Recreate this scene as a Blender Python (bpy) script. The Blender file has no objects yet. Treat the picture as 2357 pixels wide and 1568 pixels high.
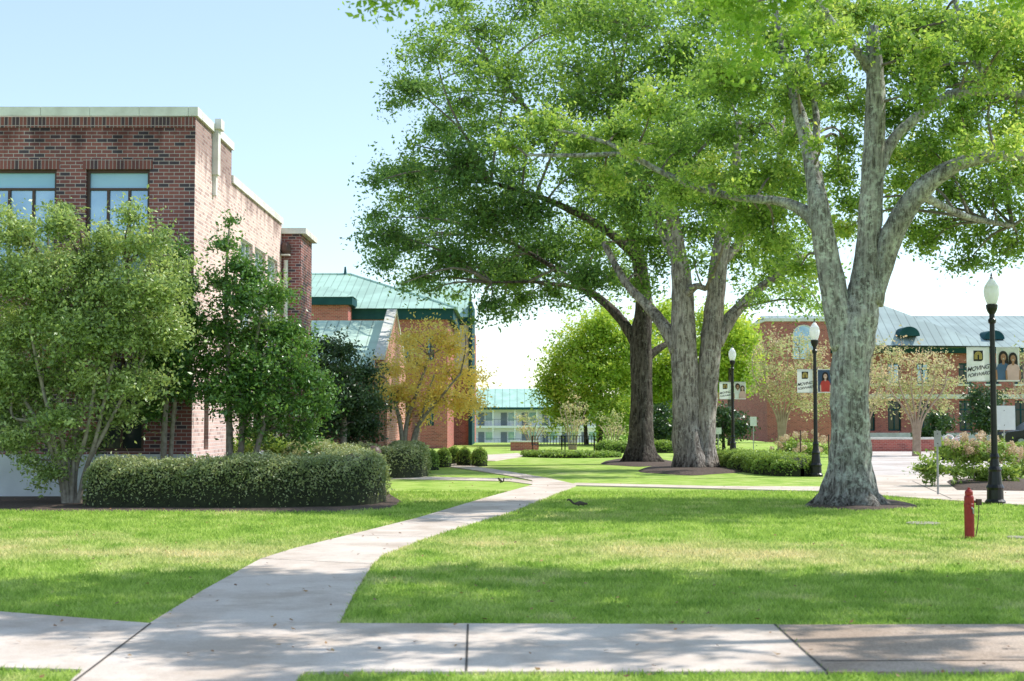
import bpy, math, random
import numpy as np
from mathutils import Vector, Matrix
random.seed(7); RNG=np.random.default_rng(7)
R=math.radians
C=bpy.context.scene.collection
FP=3274.0; CX=1178.5; CY=784.0; PT=R(3.08); H=1.65
def ray(px,py):
    dx=(px-CX)/FP; dy=(CY-py)/FP
    return Vector((dx, math.cos(PT)-dy*math.sin(PT), math.sin(PT)+dy*math.cos(PT)))
def P(px,py,Y):
    r=ray(px,py); t=Y/r.y; return Vector((r.x*t,Y,H+r.z*t))
def G(px,py,z=0.0):
    r=ray(px,py); t=(z-H)/r.z; return Vector((r.x*t,r.y*t,z))
def XW(px,Y): return (px-CX)/FP*Y
# ------------------------------------------------------------------ materials
def newmat(name):
    m=bpy.data.materials.new(name); m.use_nodes=True
    nt=m.node_tree; return m,nt,nt.nodes['Principled BSDF']
def ramp(nt,cols,fac):
    n=nt.nodes.new('ShaderNodeValToRGB'); e=n.color_ramp.elements
    for i,c in enumerate(cols):
        pos=c[0]; col=tuple(c[1])+(1,)
        if i<2: e[i].position=pos; e[i].color=col
        else:
            q=e.new(pos); q.color=col
    nt.links.new(fac,n.inputs['Fac']); return n.outputs['Color']
def noise(nt,scale,detail=4,vec=None,rough=.55):
    n=nt.nodes.new('ShaderNodeTexNoise'); n.inputs['Scale'].default_value=scale; n.inputs['Detail'].default_value=detail
    n.inputs['Roughness'].default_value=rough
    if vec is None:
        t=nt.nodes.new('ShaderNodeTexCoord'); vec=t.outputs['Object']
    nt.links.new(vec,n.inputs['Vector']); return n.outputs['Fac']
def mixc(nt,fac,a,b,mode='MIX'):
    n=nt.nodes.new('ShaderNodeMix'); n.data_type='RGBA'; n.blend_type=mode
    for s,v in ((n.inputs[0],fac),(n.inputs[6],a),(n.inputs[7],b)):
        if hasattr(v,'links') : nt.links.new(v,s)
        elif isinstance(v,(int,float)): s.default_value=v
        else: s.default_value=tuple(v)+(1,)
    return n.outputs[2]
def bump(nt,b,h,strength,dist=.02):
    n=nt.nodes.new('ShaderNodeBump'); n.inputs['Strength'].default_value=strength; n.inputs['Distance'].default_value=dist
    nt.links.new(h,n.inputs['Height']); nt.links.new(n.outputs['Normal'],b.inputs['Normal'])
def scaled(nt,s):
    t=nt.nodes.new('ShaderNodeTexCoord'); m=nt.nodes.new('ShaderNodeMapping'); m.inputs['Scale'].default_value=s
    nt.links.new(t.outputs['Object'],m.inputs['Vector']); return m.outputs['Vector']
def math1(nt,op,a,b=None):
    n=nt.nodes.new('ShaderNodeMath'); n.operation=op
    for s,v in zip(n.inputs,(a,b)):
        if v is None: continue
        if hasattr(v,'links'): nt.links.new(v,s)
        else: s.default_value=v
    return n.outputs[0]
def plain(name,c1,c2=None,scale=6,rough=.7,bs=0,metal=0,stretch=None,spec=.4):
    m,nt,b=newmat(name)
    if c2 is None: c2=tuple(x*.8 for x in c1)
    v=scaled(nt,stretch) if stretch else None
    f=noise(nt,scale,5,v)
    nt.links.new(ramp(nt,[(.35,c1),(.65,c2)],f),b.inputs['Base Color'])
    b.inputs['Roughness'].default_value=rough; b.inputs['Metallic'].default_value=metal; b.inputs['Specular IOR Level'].default_value=spec
    if bs: bump(nt,b,f,bs)
    return m
LB=1.6
def leafmat(name,cols,trans=.42,rough=.5,spec=.3,tint=(1.4,1.3,.85),lb=None):
    lb=lb or LB; cols=[tuple(min(.85,x*lb) for x in c) for c in cols]
    m,nt,b=newmat(name)
    a=nt.nodes.new('ShaderNodeAttribute'); a.attribute_name='rv'
    c=ramp(nt,[(i/(len(cols)-1),k) for i,k in enumerate(cols)],a.outputs['Fac'])
    nt.links.new(c,b.inputs['Base Color']); b.inputs['Roughness'].default_value=rough
    b.inputs['Specular IOR Level'].default_value=spec
    t=nt.nodes.new('ShaderNodeBsdfTranslucent')
    nt.links.new(mixc(nt,1.0,c,tint,'MULTIPLY'),t.inputs['Color'])
    mx=nt.nodes.new('ShaderNodeMixShader'); mx.inputs[0].default_value=trans
    nt.links.new(b.outputs[0],mx.inputs[1]); nt.links.new(t.outputs[0],mx.inputs[2])
    nt.links.new(mx.outputs[0],nt.nodes['Material Output'].inputs['Surface'])
    return m
def brickmat(name,c1,c2,mortar,dark,soldier=False,bw=.215,rh=.078,stain=.3,top=None):
    m,nt,b=newmat(name)
    t=nt.nodes.new('ShaderNodeTexCoord'); s=nt.nodes.new('ShaderNodeSeparateXYZ'); nt.links.new(t.outputs['Object'],s.inputs[0])
    u=math1(nt,'ADD',s.outputs[0],s.outputs[1]); v=s.outputs[2]
    cb=nt.nodes.new('ShaderNodeCombineXYZ')
    if soldier: u,v=v,u
    nt.links.new(u,cb.inputs[0]); nt.links.new(v,cb.inputs[1])
    br=nt.nodes.new('ShaderNodeTexBrick'); nt.links.new(cb.outputs[0],br.inputs['Vector'])
    br.inputs['Scale'].default_value=1; br.inputs['Brick Width'].default_value=bw if not soldier else .24; br.inputs['Row Height'].default_value=rh
    if soldier: br.offset=0
    br.inputs['Mortar Size'].default_value=.008; br.inputs['Mortar Smooth'].default_value=.2; br.inputs['Bias'].default_value=-.1
    br.inputs['Color1'].default_value=c1+(1,); br.inputs['Color2'].default_value=c2+(1,); br.inputs['Mortar'].default_value=mortar+(1,)
    b2=nt.nodes.new('ShaderNodeTexBrick'); nt.links.new(cb.outputs[0],b2.inputs['Vector'])
    b2.inputs['Scale'].default_value=1; b2.inputs['Brick Width'].default_value=br.inputs['Brick Width'].default_value; b2.inputs['Row Height'].default_value=rh
    b2.offset=br.offset; b2.inputs['Mortar Size'].default_value=.009; b2.inputs['Mortar Smooth'].default_value=.2; b2.inputs['Bias'].default_value=-.45
    b2.inputs['Color1'].default_value=(0,0,0,1); b2.inputs['Color2'].default_value=(1,1,1,1); b2.inputs['Mortar'].default_value=(0,0,0,1)
    mk=ramp(nt,[(.25,(0,0,0)),(.4,(1,1,1))],b2.outputs['Color'])
    c=mixc(nt,mk,br.outputs['Color'],dark)
    st=ramp(nt,[(.35,(1-stain,)*3),(.65,(1.0,)*3)],noise(nt,.9,5,scaled(nt,(1,1,.4))))
    c=mixc(nt,1.0,c,st,'MULTIPLY')
    if top:
        h=math1(nt,'DIVIDE',math1(nt,'SUBTRACT',s.outputs[2],top-1.1),1.1)
        k=math1(nt,'ADD',h,math1(nt,'MULTIPLY',math1(nt,'SUBTRACT',noise(nt,2.2,5,scaled(nt,(1,1,.15))),.5),2.2))
        c=mixc(nt,1.0,c,ramp(nt,[(.55,(1,1,1)),(1.0,(.5,.46,.46))],k),'MULTIPLY')
    nt.links.new(c,b.inputs['Base Color']); b.inputs['Roughness'].default_value=.85; b.inputs['Specular IOR Level'].default_value=.25
    bump(nt,b,math1(nt,'SUBTRACT',1.0,br.outputs['Fac']),.5,.01)
    return m
def roofmat(name,col,axis=0,pitch=.42):
    m,nt,b=newmat(name)
    t=nt.nodes.new('ShaderNodeTexCoord'); s=nt.nodes.new('ShaderNodeSeparateXYZ'); nt.links.new(t.outputs['Object'],s.inputs[0])
    f=math1(nt,'FRACT',math1(nt,'DIVIDE',s.outputs[axis],pitch))
    k=ramp(nt,[(0.0,(.4,)*3),(.14,(1,)*3)],f)
    k2=ramp(nt,[(.4,(.85,)*3),(.6,(1.05,)*3)],noise(nt,.6,4))
    nt.links.new(mixc(nt,1.0,mixc(nt,1.0,col,k,'MULTIPLY'),k2,'MULTIPLY'),b.inputs['Base Color'])
    b.inputs['Roughness'].default_value=.65; b.inputs['Specular IOR Level'].default_value=.12
    bump(nt,b,f,.3,.02)
    return m
M={}
def grassmat(name,blade=False):
    m,nt,b=newmat(name)
    t=nt.nodes.new('ShaderNodeTexCoord')
    big=noise(nt,.33,4,t.outputs['Object']); mid=noise(nt,1.7,5,t.outputs['Object']); fine=noise(nt,38,4,t.outputs['Object'],.7)
    g=ramp(nt,[(.25,(.20,.36,.05)),(.5,(.40,.56,.11)),(.75,(.56,.66,.21))],mid)
    dry=(.78,.68,.38)
    s=nt.nodes.new('ShaderNodeSeparateXYZ'); nt.links.new(t.outputs['Object'],s.inputs[0])
    yy=math1(nt,'ABSOLUTE',math1(nt,'SUBTRACT',s.outputs[1],17.4))
    band=math1(nt,'MULTIPLY',math1(nt,'MAXIMUM',math1(nt,'SUBTRACT',1.0,math1(nt,'DIVIDE',yy,3.2)),0.0),.18)
    f=math1(nt,'ADD',math1(nt,'ADD',math1(nt,'MULTIPLY',big,.6),math1(nt,'MULTIPLY',mid,.4)),band)
    fr=ramp(nt,[(.53,(0,0,0)),(.76,(.8,.8,.8))],f)
    c=mixc(nt,fr,g,dry)
    if not blade:
        k=ramp(nt,[(.3,(.66,)*3),(.7,(1.1,)*3)],fine)
        c=mixc(nt,1.0,c,k,'MULTIPLY'); bump(nt,b,fine,.6,.03)
        nt.links.new(c,b.inputs['Base Color']); b.inputs['Roughness'].default_value=.9; b.inputs['Specular IOR Level'].default_value=.1
    else:
        a=nt.nodes.new('ShaderNodeAttribute'); a.attribute_name='rv'
        k=ramp(nt,[(0.,(.7,.75,.7)),(1.,(1.4,1.3,1.4))],a.outputs['Fac'])
        c=mixc(nt,1.0,c,k,'MULTIPLY')
        nt.links.new(c,b.inputs['Base Color']); b.inputs['Roughness'].default_value=.6; b.inputs['Specular IOR Level'].default_value=.2
        tr=nt.nodes.new('ShaderNodeBsdfTranslucent'); nt.links.new(c,tr.inputs['Color'])
        mx=nt.nodes.new('ShaderNodeMixShader'); mx.inputs[0].default_value=.45
        nt.links.new(b.outputs[0],mx.inputs[1]); nt.links.new(tr.outputs[0],mx.inputs[2]); nt.links.new(mx.outputs[0],nt.nodes['Material Output'].inputs['Surface'])
    return m
M['grass']=grassmat('grass ground'); M['blade']=grassmat('grass blade',True)
def concrete(name,a,bc,sc=1.3,speck=0):
    m,nt,b=newmat(name)
    c=ramp(nt,[(.3,a),(.7,bc)],noise(nt,sc,6))
    fn=noise(nt,70 if not speck else 45,4,None,.8)
    k=ramp(nt,[(.35,(.84-speck,)*3),(.65,(1.06,)*3)],fn)
    st=ramp(nt,[(.40,(.78,.74,.70)),(.56,(1,1,1))],noise(nt,.7,7,None,.72))
    nt.links.new(mixc(nt,1.0,mixc(nt,1.0,c,k,'MULTIPLY'),st,'MULTIPLY'),b.inputs['Base Color']); b.inputs['Roughness'].default_value=.85; b.inputs['Specular IOR Level'].default_value=.25
    bump(nt,b,fn,.25,.01); return m
M['conc']=concrete('pale concrete',(.66,.56,.48),(.78,.68,.59))
M['agg']=concrete('exposed aggregate',(.52,.40,.31),(.64,.51,.41),2.0,.22)
M['drive']=concrete('brick drive',(.62,.55,.52),(.74,.67,.63),.5)
M['joint']=plain('joint dark',(.10,.085,.07),rough=.95)
M['mulch']=plain('mulch',(.05,.036,.028),(.15,.105,.08),26,.95,.8)
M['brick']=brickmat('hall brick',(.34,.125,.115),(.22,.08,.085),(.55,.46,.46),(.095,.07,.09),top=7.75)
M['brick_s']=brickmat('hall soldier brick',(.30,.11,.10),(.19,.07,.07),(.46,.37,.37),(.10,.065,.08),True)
M['brick_sunlit']=brickmat('hall brick sunlit side',(.83,.60,.54),(.76,.51,.46),(.88,.82,.79),(.56,.37,.34),stain=.14,top=7.2)  # paler copy of the hall brick, sunlight painted into its colour
M['brick_far']=brickmat('far brick',(.50,.15,.125),(.42,.115,.10),(.54,.34,.30),(.32,.095,.085),stain=.12)
M['brick_arch']=brickmat('arch brick',(.58,.26,.19),(.46,.19,.14),(.62,.46,.4),(.3,.12,.09),stain=.12)
M['cream']=plain('cream stone',(.80,.79,.75),(.64,.62,.57),3,.8)
M['found']=plain('painted foundation',(.70,.73,.76),(.6,.62,.65),2,.8)
M['white']=plain('white paint',(.84,.84,.84),(.78,.78,.78),3,.5)
M['wfar']=plain('white wall',(.84,.82,.86),(.79,.77,.82),1,.7)
M['brown']=plain('brown frame',(.10,.055,.045),rough=.5)
M['teal']=plain('teal fascia',(.025,.085,.095),(.018,.065,.075),2,.75,spec=.1)
M['roof']=roofmat('green seam roof',(.42,.60,.50)); M['roof_y']=roofmat('green seam roof side',(.36,.52,.44),1)
M['roof_g']=roofmat('pale green seam roof',(.62,.80,.68))
M['roof2']=roofmat('grey green seam roof',(.36,.44,.43),0,.62); M['roof3']=roofmat('far green roof',(.45,.68,.58),0,1.2)
m,nt,b=newmat('window glass'); b.inputs['Metallic'].default_value=.55; b.inputs['Roughness'].default_value=.12; nt.links.new(ramp(nt,[(.35,(.25,.38,.52)),(.65,(.40,.54,.66))],noise(nt,1.1,3)),b.inputs['Base Color']); bump(nt,b,noise(nt,.8,2),.08,.05); M['glass']=m  # sky reflection partly painted in, as a mottled blue base colour
m,nt,b=newmat('dark glass'); b.inputs['Base Color'].default_value=(.03,.04,.045,1); b.inputs['Roughness'].default_value=.08; bump(nt,b,noise(nt,1.5,2),.1,.03); M['dglass']=m
m,nt,b=newmat('pale blind glass'); b.inputs['Roughness'].default_value=.3; nt.links.new(ramp(nt,[(.4,(.30,.56,.84)),(.6,(.40,.64,.88))],noise(nt,.7,3)),b.inputs['Base Color']); M['bglass']=m
M['globe']=leafmat('frosted globe',[(.94,.95,.96),(.94,.95,.96)],.5,.12,.6,(1,1,1),1.0)
for n_ in M['globe'].node_tree.nodes:
    if n_.type=='VALTORGB':
        for e_ in n_.color_ramp.elements: e_.color=(.96,.97,.98,1)
M['black']=plain('black metal',(.012,.013,.014),(.02,.02,.022),9,.35,0,.2)
M['red']=plain('faded red paint',(.38,.03,.03),(.28,.02,.02),14,.45)
M['grey']=plain('galvanised grey',(.38,.39,.39),(.3,.31,.31),12,.5,0,.3)
M['rail']=plain('far railing paint',(.20,.22,.27),(.16,.18,.23),3,.5)
M['cover']=plain('weathered cover',(.42,.38,.3),(.3,.28,.22),9,.8)
M['signw']=plain('aluminium sign back',(.72,.75,.78),(.66,.69,.72),6,.4)
M['gold']=plain('gold print',(.72,.52,.15),rough=.5); M['ink']=plain('black print',(.01,.01,.01),rough=.6)
M['vinyl']=leafmat('banner vinyl',[(.85,.85,.84),(.85,.85,.84)],.45,.6,.3,(1,1,1),1.0)
M['skin1']=plain('print skin brown',(.42,.21,.13)); M['skin2']=plain('print skin light',(.65,.42,.34)); M['hair']=plain('print hair',(.025,.017,.014)); M['hair2']=plain('print brown hair',(.1,.045,.03))
M['navy']=plain('print navy',(.08,.14,.26)); M['pink']=plain('print pink',(.75,.48,.46)); M['pred']=plain('print red',(.55,.06,.05)); M['pwhite']=plain('print white',(.82,.82,.82)); M['beige']=plain('print beige',(.74,.71,.66)); M['pblue']=plain('print blue background',(.05,.09,.17))
M['fur']=plain('squirrel fur',(.13,.105,.08),(.07,.055,.045),60,.9,.5)
def barkmat(name,c1,c2,lichen,amt=.5,st=(9,9,1.6)):
    m,nt,b=newmat(name)
    v=scaled(nt,st); f=noise(nt,1.6,8,v,.72)
    c=ramp(nt,[(.40,c1),(.58,c2)],f)
    l=ramp(nt,[(.55-.08*amt,(0,0,0)),(.60,(.85,)*3)],noise(nt,9,7,None,.75))
    c=mixc(nt,l,c,lichen)
    d=ramp(nt,[(.35,(.6,.6,.6)),(.6,(1.05,)*3)],noise(nt,1.6,5,None,.6))
    c=mixc(nt,1.0,c,d,'MULTIPLY')
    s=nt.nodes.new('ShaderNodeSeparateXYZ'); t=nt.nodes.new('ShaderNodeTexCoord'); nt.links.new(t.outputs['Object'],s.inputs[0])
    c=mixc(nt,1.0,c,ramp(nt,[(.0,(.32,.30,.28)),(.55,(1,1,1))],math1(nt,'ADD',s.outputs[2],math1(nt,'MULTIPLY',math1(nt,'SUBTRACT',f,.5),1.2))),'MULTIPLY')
    nt.links.new(c,b.inputs['Base Color']); b.inputs['Roughness'].default_value=.95; b.inputs['Specular IOR Level'].default_value=.15
    bump(nt,b,f,1.0,.09); return m
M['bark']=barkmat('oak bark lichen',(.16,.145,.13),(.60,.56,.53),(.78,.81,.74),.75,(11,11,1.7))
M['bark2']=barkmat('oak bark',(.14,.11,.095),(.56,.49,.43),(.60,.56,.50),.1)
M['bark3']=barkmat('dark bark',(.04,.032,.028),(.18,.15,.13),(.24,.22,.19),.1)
M['twig']=plain('twig bark',(.12,.10,.085),(.26,.22,.19),8,.9); M['myrtle']=plain('smooth tan bark',(.48,.36,.28),(.34,.25,.19),5,.8)
M['stem']=plain('grey stem bark',(.36,.32,.27),(.2,.17,.14),9,.9)
M['l_oak']=leafmat('oak leaves',[(.035,.07,.02),(.07,.135,.03),(.13,.22,.045),(.21,.31,.07),(.33,.40,.12)],lb=1.7)
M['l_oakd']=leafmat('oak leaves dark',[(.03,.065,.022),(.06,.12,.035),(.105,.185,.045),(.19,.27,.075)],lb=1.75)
M['l_olive']=leafmat('olive oak leaves',[(.045,.09,.022),(.10,.18,.04),(.19,.29,.06),(.29,.37,.09),(.43,.42,.15)],lb=1.7)
M['l_lime']=leafmat('lime leaves',[(.09,.17,.03),(.19,.30,.05),(.33,.44,.09)],.5,lb=1.7)
M['l_shrub']=leafmat('pale shrub leaves',[(.05,.085,.03),(.13,.19,.06),(.26,.33,.13),(.44,.50,.25)],.35,.35,.5,lb=1.75)
M['l_holly']=leafmat('holly leaves',[(.02,.055,.014),(.05,.12,.025),(.11,.21,.045),(.22,.33,.09)],.3,.3,.6,lb=1.55)
M['l_dark']=leafmat('dark evergreen leaves',[(.014,.035,.014),(.03,.065,.024),(.06,.1,.04)],.2,.35,.5,lb=1.6)
M['l_hedge']=leafmat('hedge leaves',[(.045,.06,.028),(.10,.135,.05),(.20,.23,.11),(.34,.36,.21)],.3,.4,.4,lb=1.85)
M['l_hedge2']=leafmat('bright hedge leaves',[(.06,.11,.02),(.16,.24,.05),(.30,.39,.10)],.3)
M['l_orange']=leafmat('orange leaves',[(.52,.52,.16),(.78,.62,.18),(.84,.60,.20),(.85,.75,.36)],.58,tint=(1.15,1.1,.9),lb=1.15)
M['l_yg']=leafmat('yellow green leaves',[(.11,.20,.03),(.20,.31,.045),(.33,.42,.07),(.50,.50,.10)],.42,lb=1.5)
M['l_peach']=leafmat('peach green leaves',[(.20,.27,.10),(.33,.38,.18),(.50,.43,.27),(.62,.42,.32)],.4,tint=(1.15,1.1,.9),lb=1.3)
M['l_flower']=leafmat('dried flower heads',[(.50,.38,.24),(.66,.50,.36),(.72,.60,.46)],.3,tint=(1,1,.9),lb=1.1)
M['l_fallen']=leafmat('fallen leaves',[(.16,.08,.04),(.34,.18,.08),(.46,.30,.12)],.1,lb=1.)
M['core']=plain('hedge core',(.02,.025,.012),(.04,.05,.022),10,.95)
# ------------------------------------------------------------------ mesh tools
ORG={}
def tag(o,label=None,cat=None,group=None,kind=None):
    if label: o['label']=label
    if cat: o['category']=cat
    if group: o['group']=group
    if kind: o['kind']=kind
    return o
def empty(name,loc,label,cat,group=None):
    o=bpy.data.objects.new(name,None); C.objects.link(o); o.location=loc; o.empty_display_size=.2
    ORG[o.name]=Vector(loc); return tag(o,label,cat,group)
def link(name,me,parent=None,origin=None):
    o=bpy.data.objects.new(name,me); C.objects.link(o)
    if parent is not None:
        o.parent=parent; ORG[o.name]=ORG[parent.name]
    else:
        ORG[o.name]=Vector(origin) if origin is not None else Vector((0,0,0)); o.location=ORG[o.name]
    return o
class MB:
    def __init__(s): s.v=[]; s.f=[]; s.m=[]; s.cur=0
    def face(s,pts):
        n=len(s.v); s.v+= [tuple(p) for p in pts]; s.f.append(tuple(range(n,n+len(pts)))); s.m.append(s.cur)
    def box(s,x0,x1,y0,y1,z0,z1):
        n=len(s.v)
        s.v+=[(x,y,z) for z in (z0,z1) for y in (y0,y1) for x in (x0,x1)]
        for q in ((0,2,3,1),(4,5,7,6),(0,1,5,4),(2,6,7,3),(0,4,6,2),(1,3,7,5)): s.f.append(tuple(n+i for i in q)); s.m.append(s.cur)
    def prism(s,poly,z0,z1):
        n=len(s.v); k=len(poly)
        s.v+=[(p[0],p[1],z0) for p in poly]+[(p[0],p[1],z1) for p in poly]
        s.f.append(tuple(range(n+k,n+2*k))); s.m.append(s.cur)
        for i in range(k):
            j=(i+1)%k; s.f.append((n+i,n+j,n+k+j,n+k+i)); s.m.append(s.cur)
    def tube(s,pts,rad,sides=8,flare=0,fh=.5,jit=0.0,cap=True,lobes=5):
        pts=[Vector(p) for p in pts]; n0=len(s.v); k=len(pts)
        t=(pts[1]-pts[0]).normalized(); a=t.orthogonal().normalized()
        for i,p in enumerate(pts):
            if i==0: t=(pts[1]-pts[0])
            elif i==k-1: t=pts[-1]-pts[-2]
            else: t=pts[i+1]-pts[i-1]
            t.normalize(); a=(a-t*a.dot(t)).normalized(); b=t.cross(a)
            fl=flare*math.exp(-(p.z-pts[0].z)/fh) if flare else 0
            for q in range(sides):
                th=2*math.pi*q/sides
                r=rad[i]*(1+fl*(1+.45*math.sin(lobes*th+.7)))*(1+random.uniform(-jit,jit)+(.05*math.sin(3*th+i*.5)+.03*math.sin(i*1.7) if jit else 0))
                s.v.append(tuple(p+(a*math.cos(th)+b*math.sin(th))*r))
        for i in range(k-1):
            for q in range(sides):
                w=(q+1)%sides
                s.f.append((n0+i*sides+q,n0+i*sides+w,n0+(i+1)*sides+w,n0+(i+1)*sides+q)); s.m.append(s.cur)
        if cap:
            s.f.append(tuple(n0+(k-1)*sides+q for q in range(sides))); s.m.append(s.cur)
            s.f.append(tuple(n0+q for q in reversed(range(sides)))); s.m.append(s.cur)
    def lathe(s,x,y,prof,sides=16):
        n0=len(s.v); k=len(prof)
        for r,z in prof:
            for q in range(sides):
                th=2*math.pi*q/sides; s.v.append((x+r*math.cos(th),y+r*math.sin(th),z))
        for i in range(k-1):
            for q in range(sides):
                w=(q+1)%sides; s.f.append((n0+i*sides+q,n0+i*sides+w,n0+(i+1)*sides+w,n0+(i+1)*sides+q)); s.m.append(s.cur)
        s.f.append(tuple(n0+(k-1)*sides+q for q in range(sides))); s.m.append(s.cur)
    def build(s,name,mat,parent=None,origin=None,smooth=False):
        o0=ORG[parent.name] if parent is not None else (Vector(origin) if origin is not None else Vector((0,0,0)))
        me=bpy.data.meshes.new(name); me.from_pydata([(x-o0.x,y-o0.y,z-o0.z) for x,y,z in s.v],[],s.f)
        for mm in (mat if isinstance(mat,list) else [mat]): me.materials.append(mm)
        if isinstance(mat,list): me.polygons.foreach_set('material_index',s.m)
        if smooth: me.polygons.foreach_set('use_smooth',[True]*len(s.f))
        me.update(); return link(name,me,parent,o0)
def np_mesh(name,V,k,mat,rv=None,parent=None,origin=None):
    o0=ORG[parent.name] if parent is not None else (Vector(origin) if origin is not None else Vector((0,0,0)))
    V=(V-np.array(o0)).astype(np.float32); nv=len(V); nf=nv//k
    me=bpy.data.meshes.new(name); me.vertices.add(nv); me.vertices.foreach_set('co',V.ravel())
    me.loops.add(nv); me.loops.foreach_set('vertex_index',np.arange(nv,dtype=np.int32))
    me.polygons.add(nf); me.polygons.foreach_set('loop_start',np.arange(0,nv,k,dtype=np.int32))
    me.update(calc_edges=True)
    if rv is not None:
        a=me.attributes.new('rv','FLOAT','FACE'); a.data.foreach_set('value',np.clip(rv,0,1).astype(np.float32))
    me.materials.append(mat); return link(name,me,parent,o0)
def norm(a): return a/np.maximum(np.linalg.norm(a,axis=1,keepdims=True),1e-6)
def leafverts(c,L,up=.6,asp=.5,bias=None):
    n=len(c); nn=RNG.normal(size=(n,3)); nn=norm(nn); nn[:,2]+=up
    if bias is not None: nn+=bias
    nn=norm(nn); a=norm(np.cross(nn,RNG.normal(size=(n,3)))); b=np.cross(nn,a)
    s=(L*RNG.uniform(.6,1.35,size=n))[:,None]
    V=np.empty((n,4,3)); V[:,0]=c-a*s*.5; V[:,1]=c+b*s*asp*.5+a*s*.08-nn*s*.06; V[:,2]=c+a*s*.5; V[:,3]=c-b*s*asp*.5+a*s*.08-nn*s*.06
    return V.reshape(-1,3)
def catmull(pts,n=5):
    P_=[pts[0]]+list(pts)+[pts[-1]]; out=[]
    P_=[np.array(p,float) for p in P_]
    for i in range(1,len(P_)-2):
        for j in range(n):
            t=j/n; a,b,c,d=P_[i-1:i+3]
            out.append(.5*((2*b)+(-a+c)*t+(2*a-5*b+4*c-d)*t*t+(-a+3*b-3*c+d)*t**3))
    out.append(P_[-2]); return out
def limbpts(l,Y,base=None):
    w=[]
    for q in l:
        px,py,r=q[:3]; dY=q[3] if len(q)>3 else 0
        p=P(px,py,Y+dY); w.append((p.x,p.y,p.z,r*(Y+dY)/FP))
    if base is not None: w[0]=(base[0] if len(l[0])<5 else w[0][0],base[1],-.05,w[0][3])
    return catmull(w,5)
def clumpleaves(clumps,leaf,nspr,nleaf,sig,flat=.5,shell=.45):
    cs=[];rv=[];spr=[]
    for (c,r) in clumps:
        cr=random.random()
        n=max(3,int(nspr*random.uniform(.8,1.2)))
        ax=np.array([random.uniform(.85,1.25),random.uniform(.85,1.25),random.uniform(.55,.85)])
        d=norm(RNG.normal(size=(n,3)))*(RNG.uniform(0,1,size=(n,1))**shell)*(1+.55*RNG.uniform(0,1,size=(n,1))**4)*r*ax
        sp=np.array(c)+d; spr.append((c,sp))
        sr=RNG.uniform(0,1,size=n)
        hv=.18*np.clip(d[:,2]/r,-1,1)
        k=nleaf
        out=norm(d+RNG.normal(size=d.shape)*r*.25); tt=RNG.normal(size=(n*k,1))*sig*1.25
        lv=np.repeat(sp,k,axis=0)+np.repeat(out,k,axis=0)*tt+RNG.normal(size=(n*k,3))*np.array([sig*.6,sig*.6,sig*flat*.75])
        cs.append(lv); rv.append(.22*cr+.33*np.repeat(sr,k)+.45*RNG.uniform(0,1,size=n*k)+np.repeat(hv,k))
    return np.concatenate(cs),np.concatenate(rv),spr
def tree(name,label,cat,base,Y,trunks,limbs,clumps,leafm,barkm,leaf=.12,nspr=40,nleaf=36,sig=.2,spread=3.,bias=0.,flare=.9,fh=.5,sides=14,group=None,twigr=.012,jit=.05,crown2=None,autob=True,twfrac=.35,lobes=5,mult=1.):
    root=empty(name,base,label,cat,group)
    skel=[]
    for l in trunks:
        w=limbpts(l,Y,base)
        mb=MB(); mb.tube([q[:3] for q in w],[q[3] for q in w],sides,flare,fh,jit,lobes=lobes); mb.build('trunk',barkm,root,smooth=True); skel+=w[len(w)//4:]
    for l in limbs:
        w=limbpts(l,Y); mb=MB(); mb.tube([q[:3] for q in w],[q[3] for q in w],max(7,sides-4),0,1,jit); mb.build('limb',barkm,root,smooth=True); skel+=w
    sk=np.array(skel)
    cl=[]
    for q in clumps:
        px,py,r=q[:3]; dY=q[3] if len(q)>3 else bias+random.uniform(-spread,spread)
        c=P(px,py,Y+dY); cl.append((tuple(c),r*(Y+dY)/FP))
    def mk(cl,mat,nm):
        ref=np.mean([r for _,r in cl]); allc=[];allr=[];S=[]
        for c,r in cl:
            a,b,s=clumpleaves([(c,r)],leaf,nspr*mult*(r/ref)**2,nleaf,sig); allc.append(a);allr.append(b);S+=s
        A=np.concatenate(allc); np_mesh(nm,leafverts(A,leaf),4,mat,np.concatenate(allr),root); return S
    if crown2:
        i1=[k for k in range(len(cl)) if k not in crown2[1]]; i2=list(crown2[1])
        S=mk([cl[k] for k in i1],leafm,'crown')+mk([cl[k] for k in i2],crown2[0],'crown')
    else: S=mk(cl,leafm,'crown')
    tw=MB()
    for (c,sp) in S:
        c=np.array(c)
        if autob:
            d=np.linalg.norm(sk[:,:3]-c,axis=1)+np.maximum(0,sk[:,2]-c[2])*.7
            s0=sk[np.argmin(d)][:3]; L=np.linalg.norm(c-s0); mid=(s0+c)/2+np.array([random.uniform(-.12,.12)*L,random.uniform(-.12,.12)*L,random.uniform(.03,.14)*L])
            pts=catmull([s0,mid,c],4); r0=min(.02+L*.012,twigr*5)
            tw.tube(pts,list(np.linspace(r0,twigr*1.2,len(pts))),5,cap=False)
        for s in sp:
            if random.random()<twfrac:
                m_=(c+s)/2+np.array([0,0,.05]); tw.tube([c,m_,s],[twigr*1.1,twigr*.8,twigr*.4],4,cap=False)
    tw.build('twigs',M['twig'],root)
    return root
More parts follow.
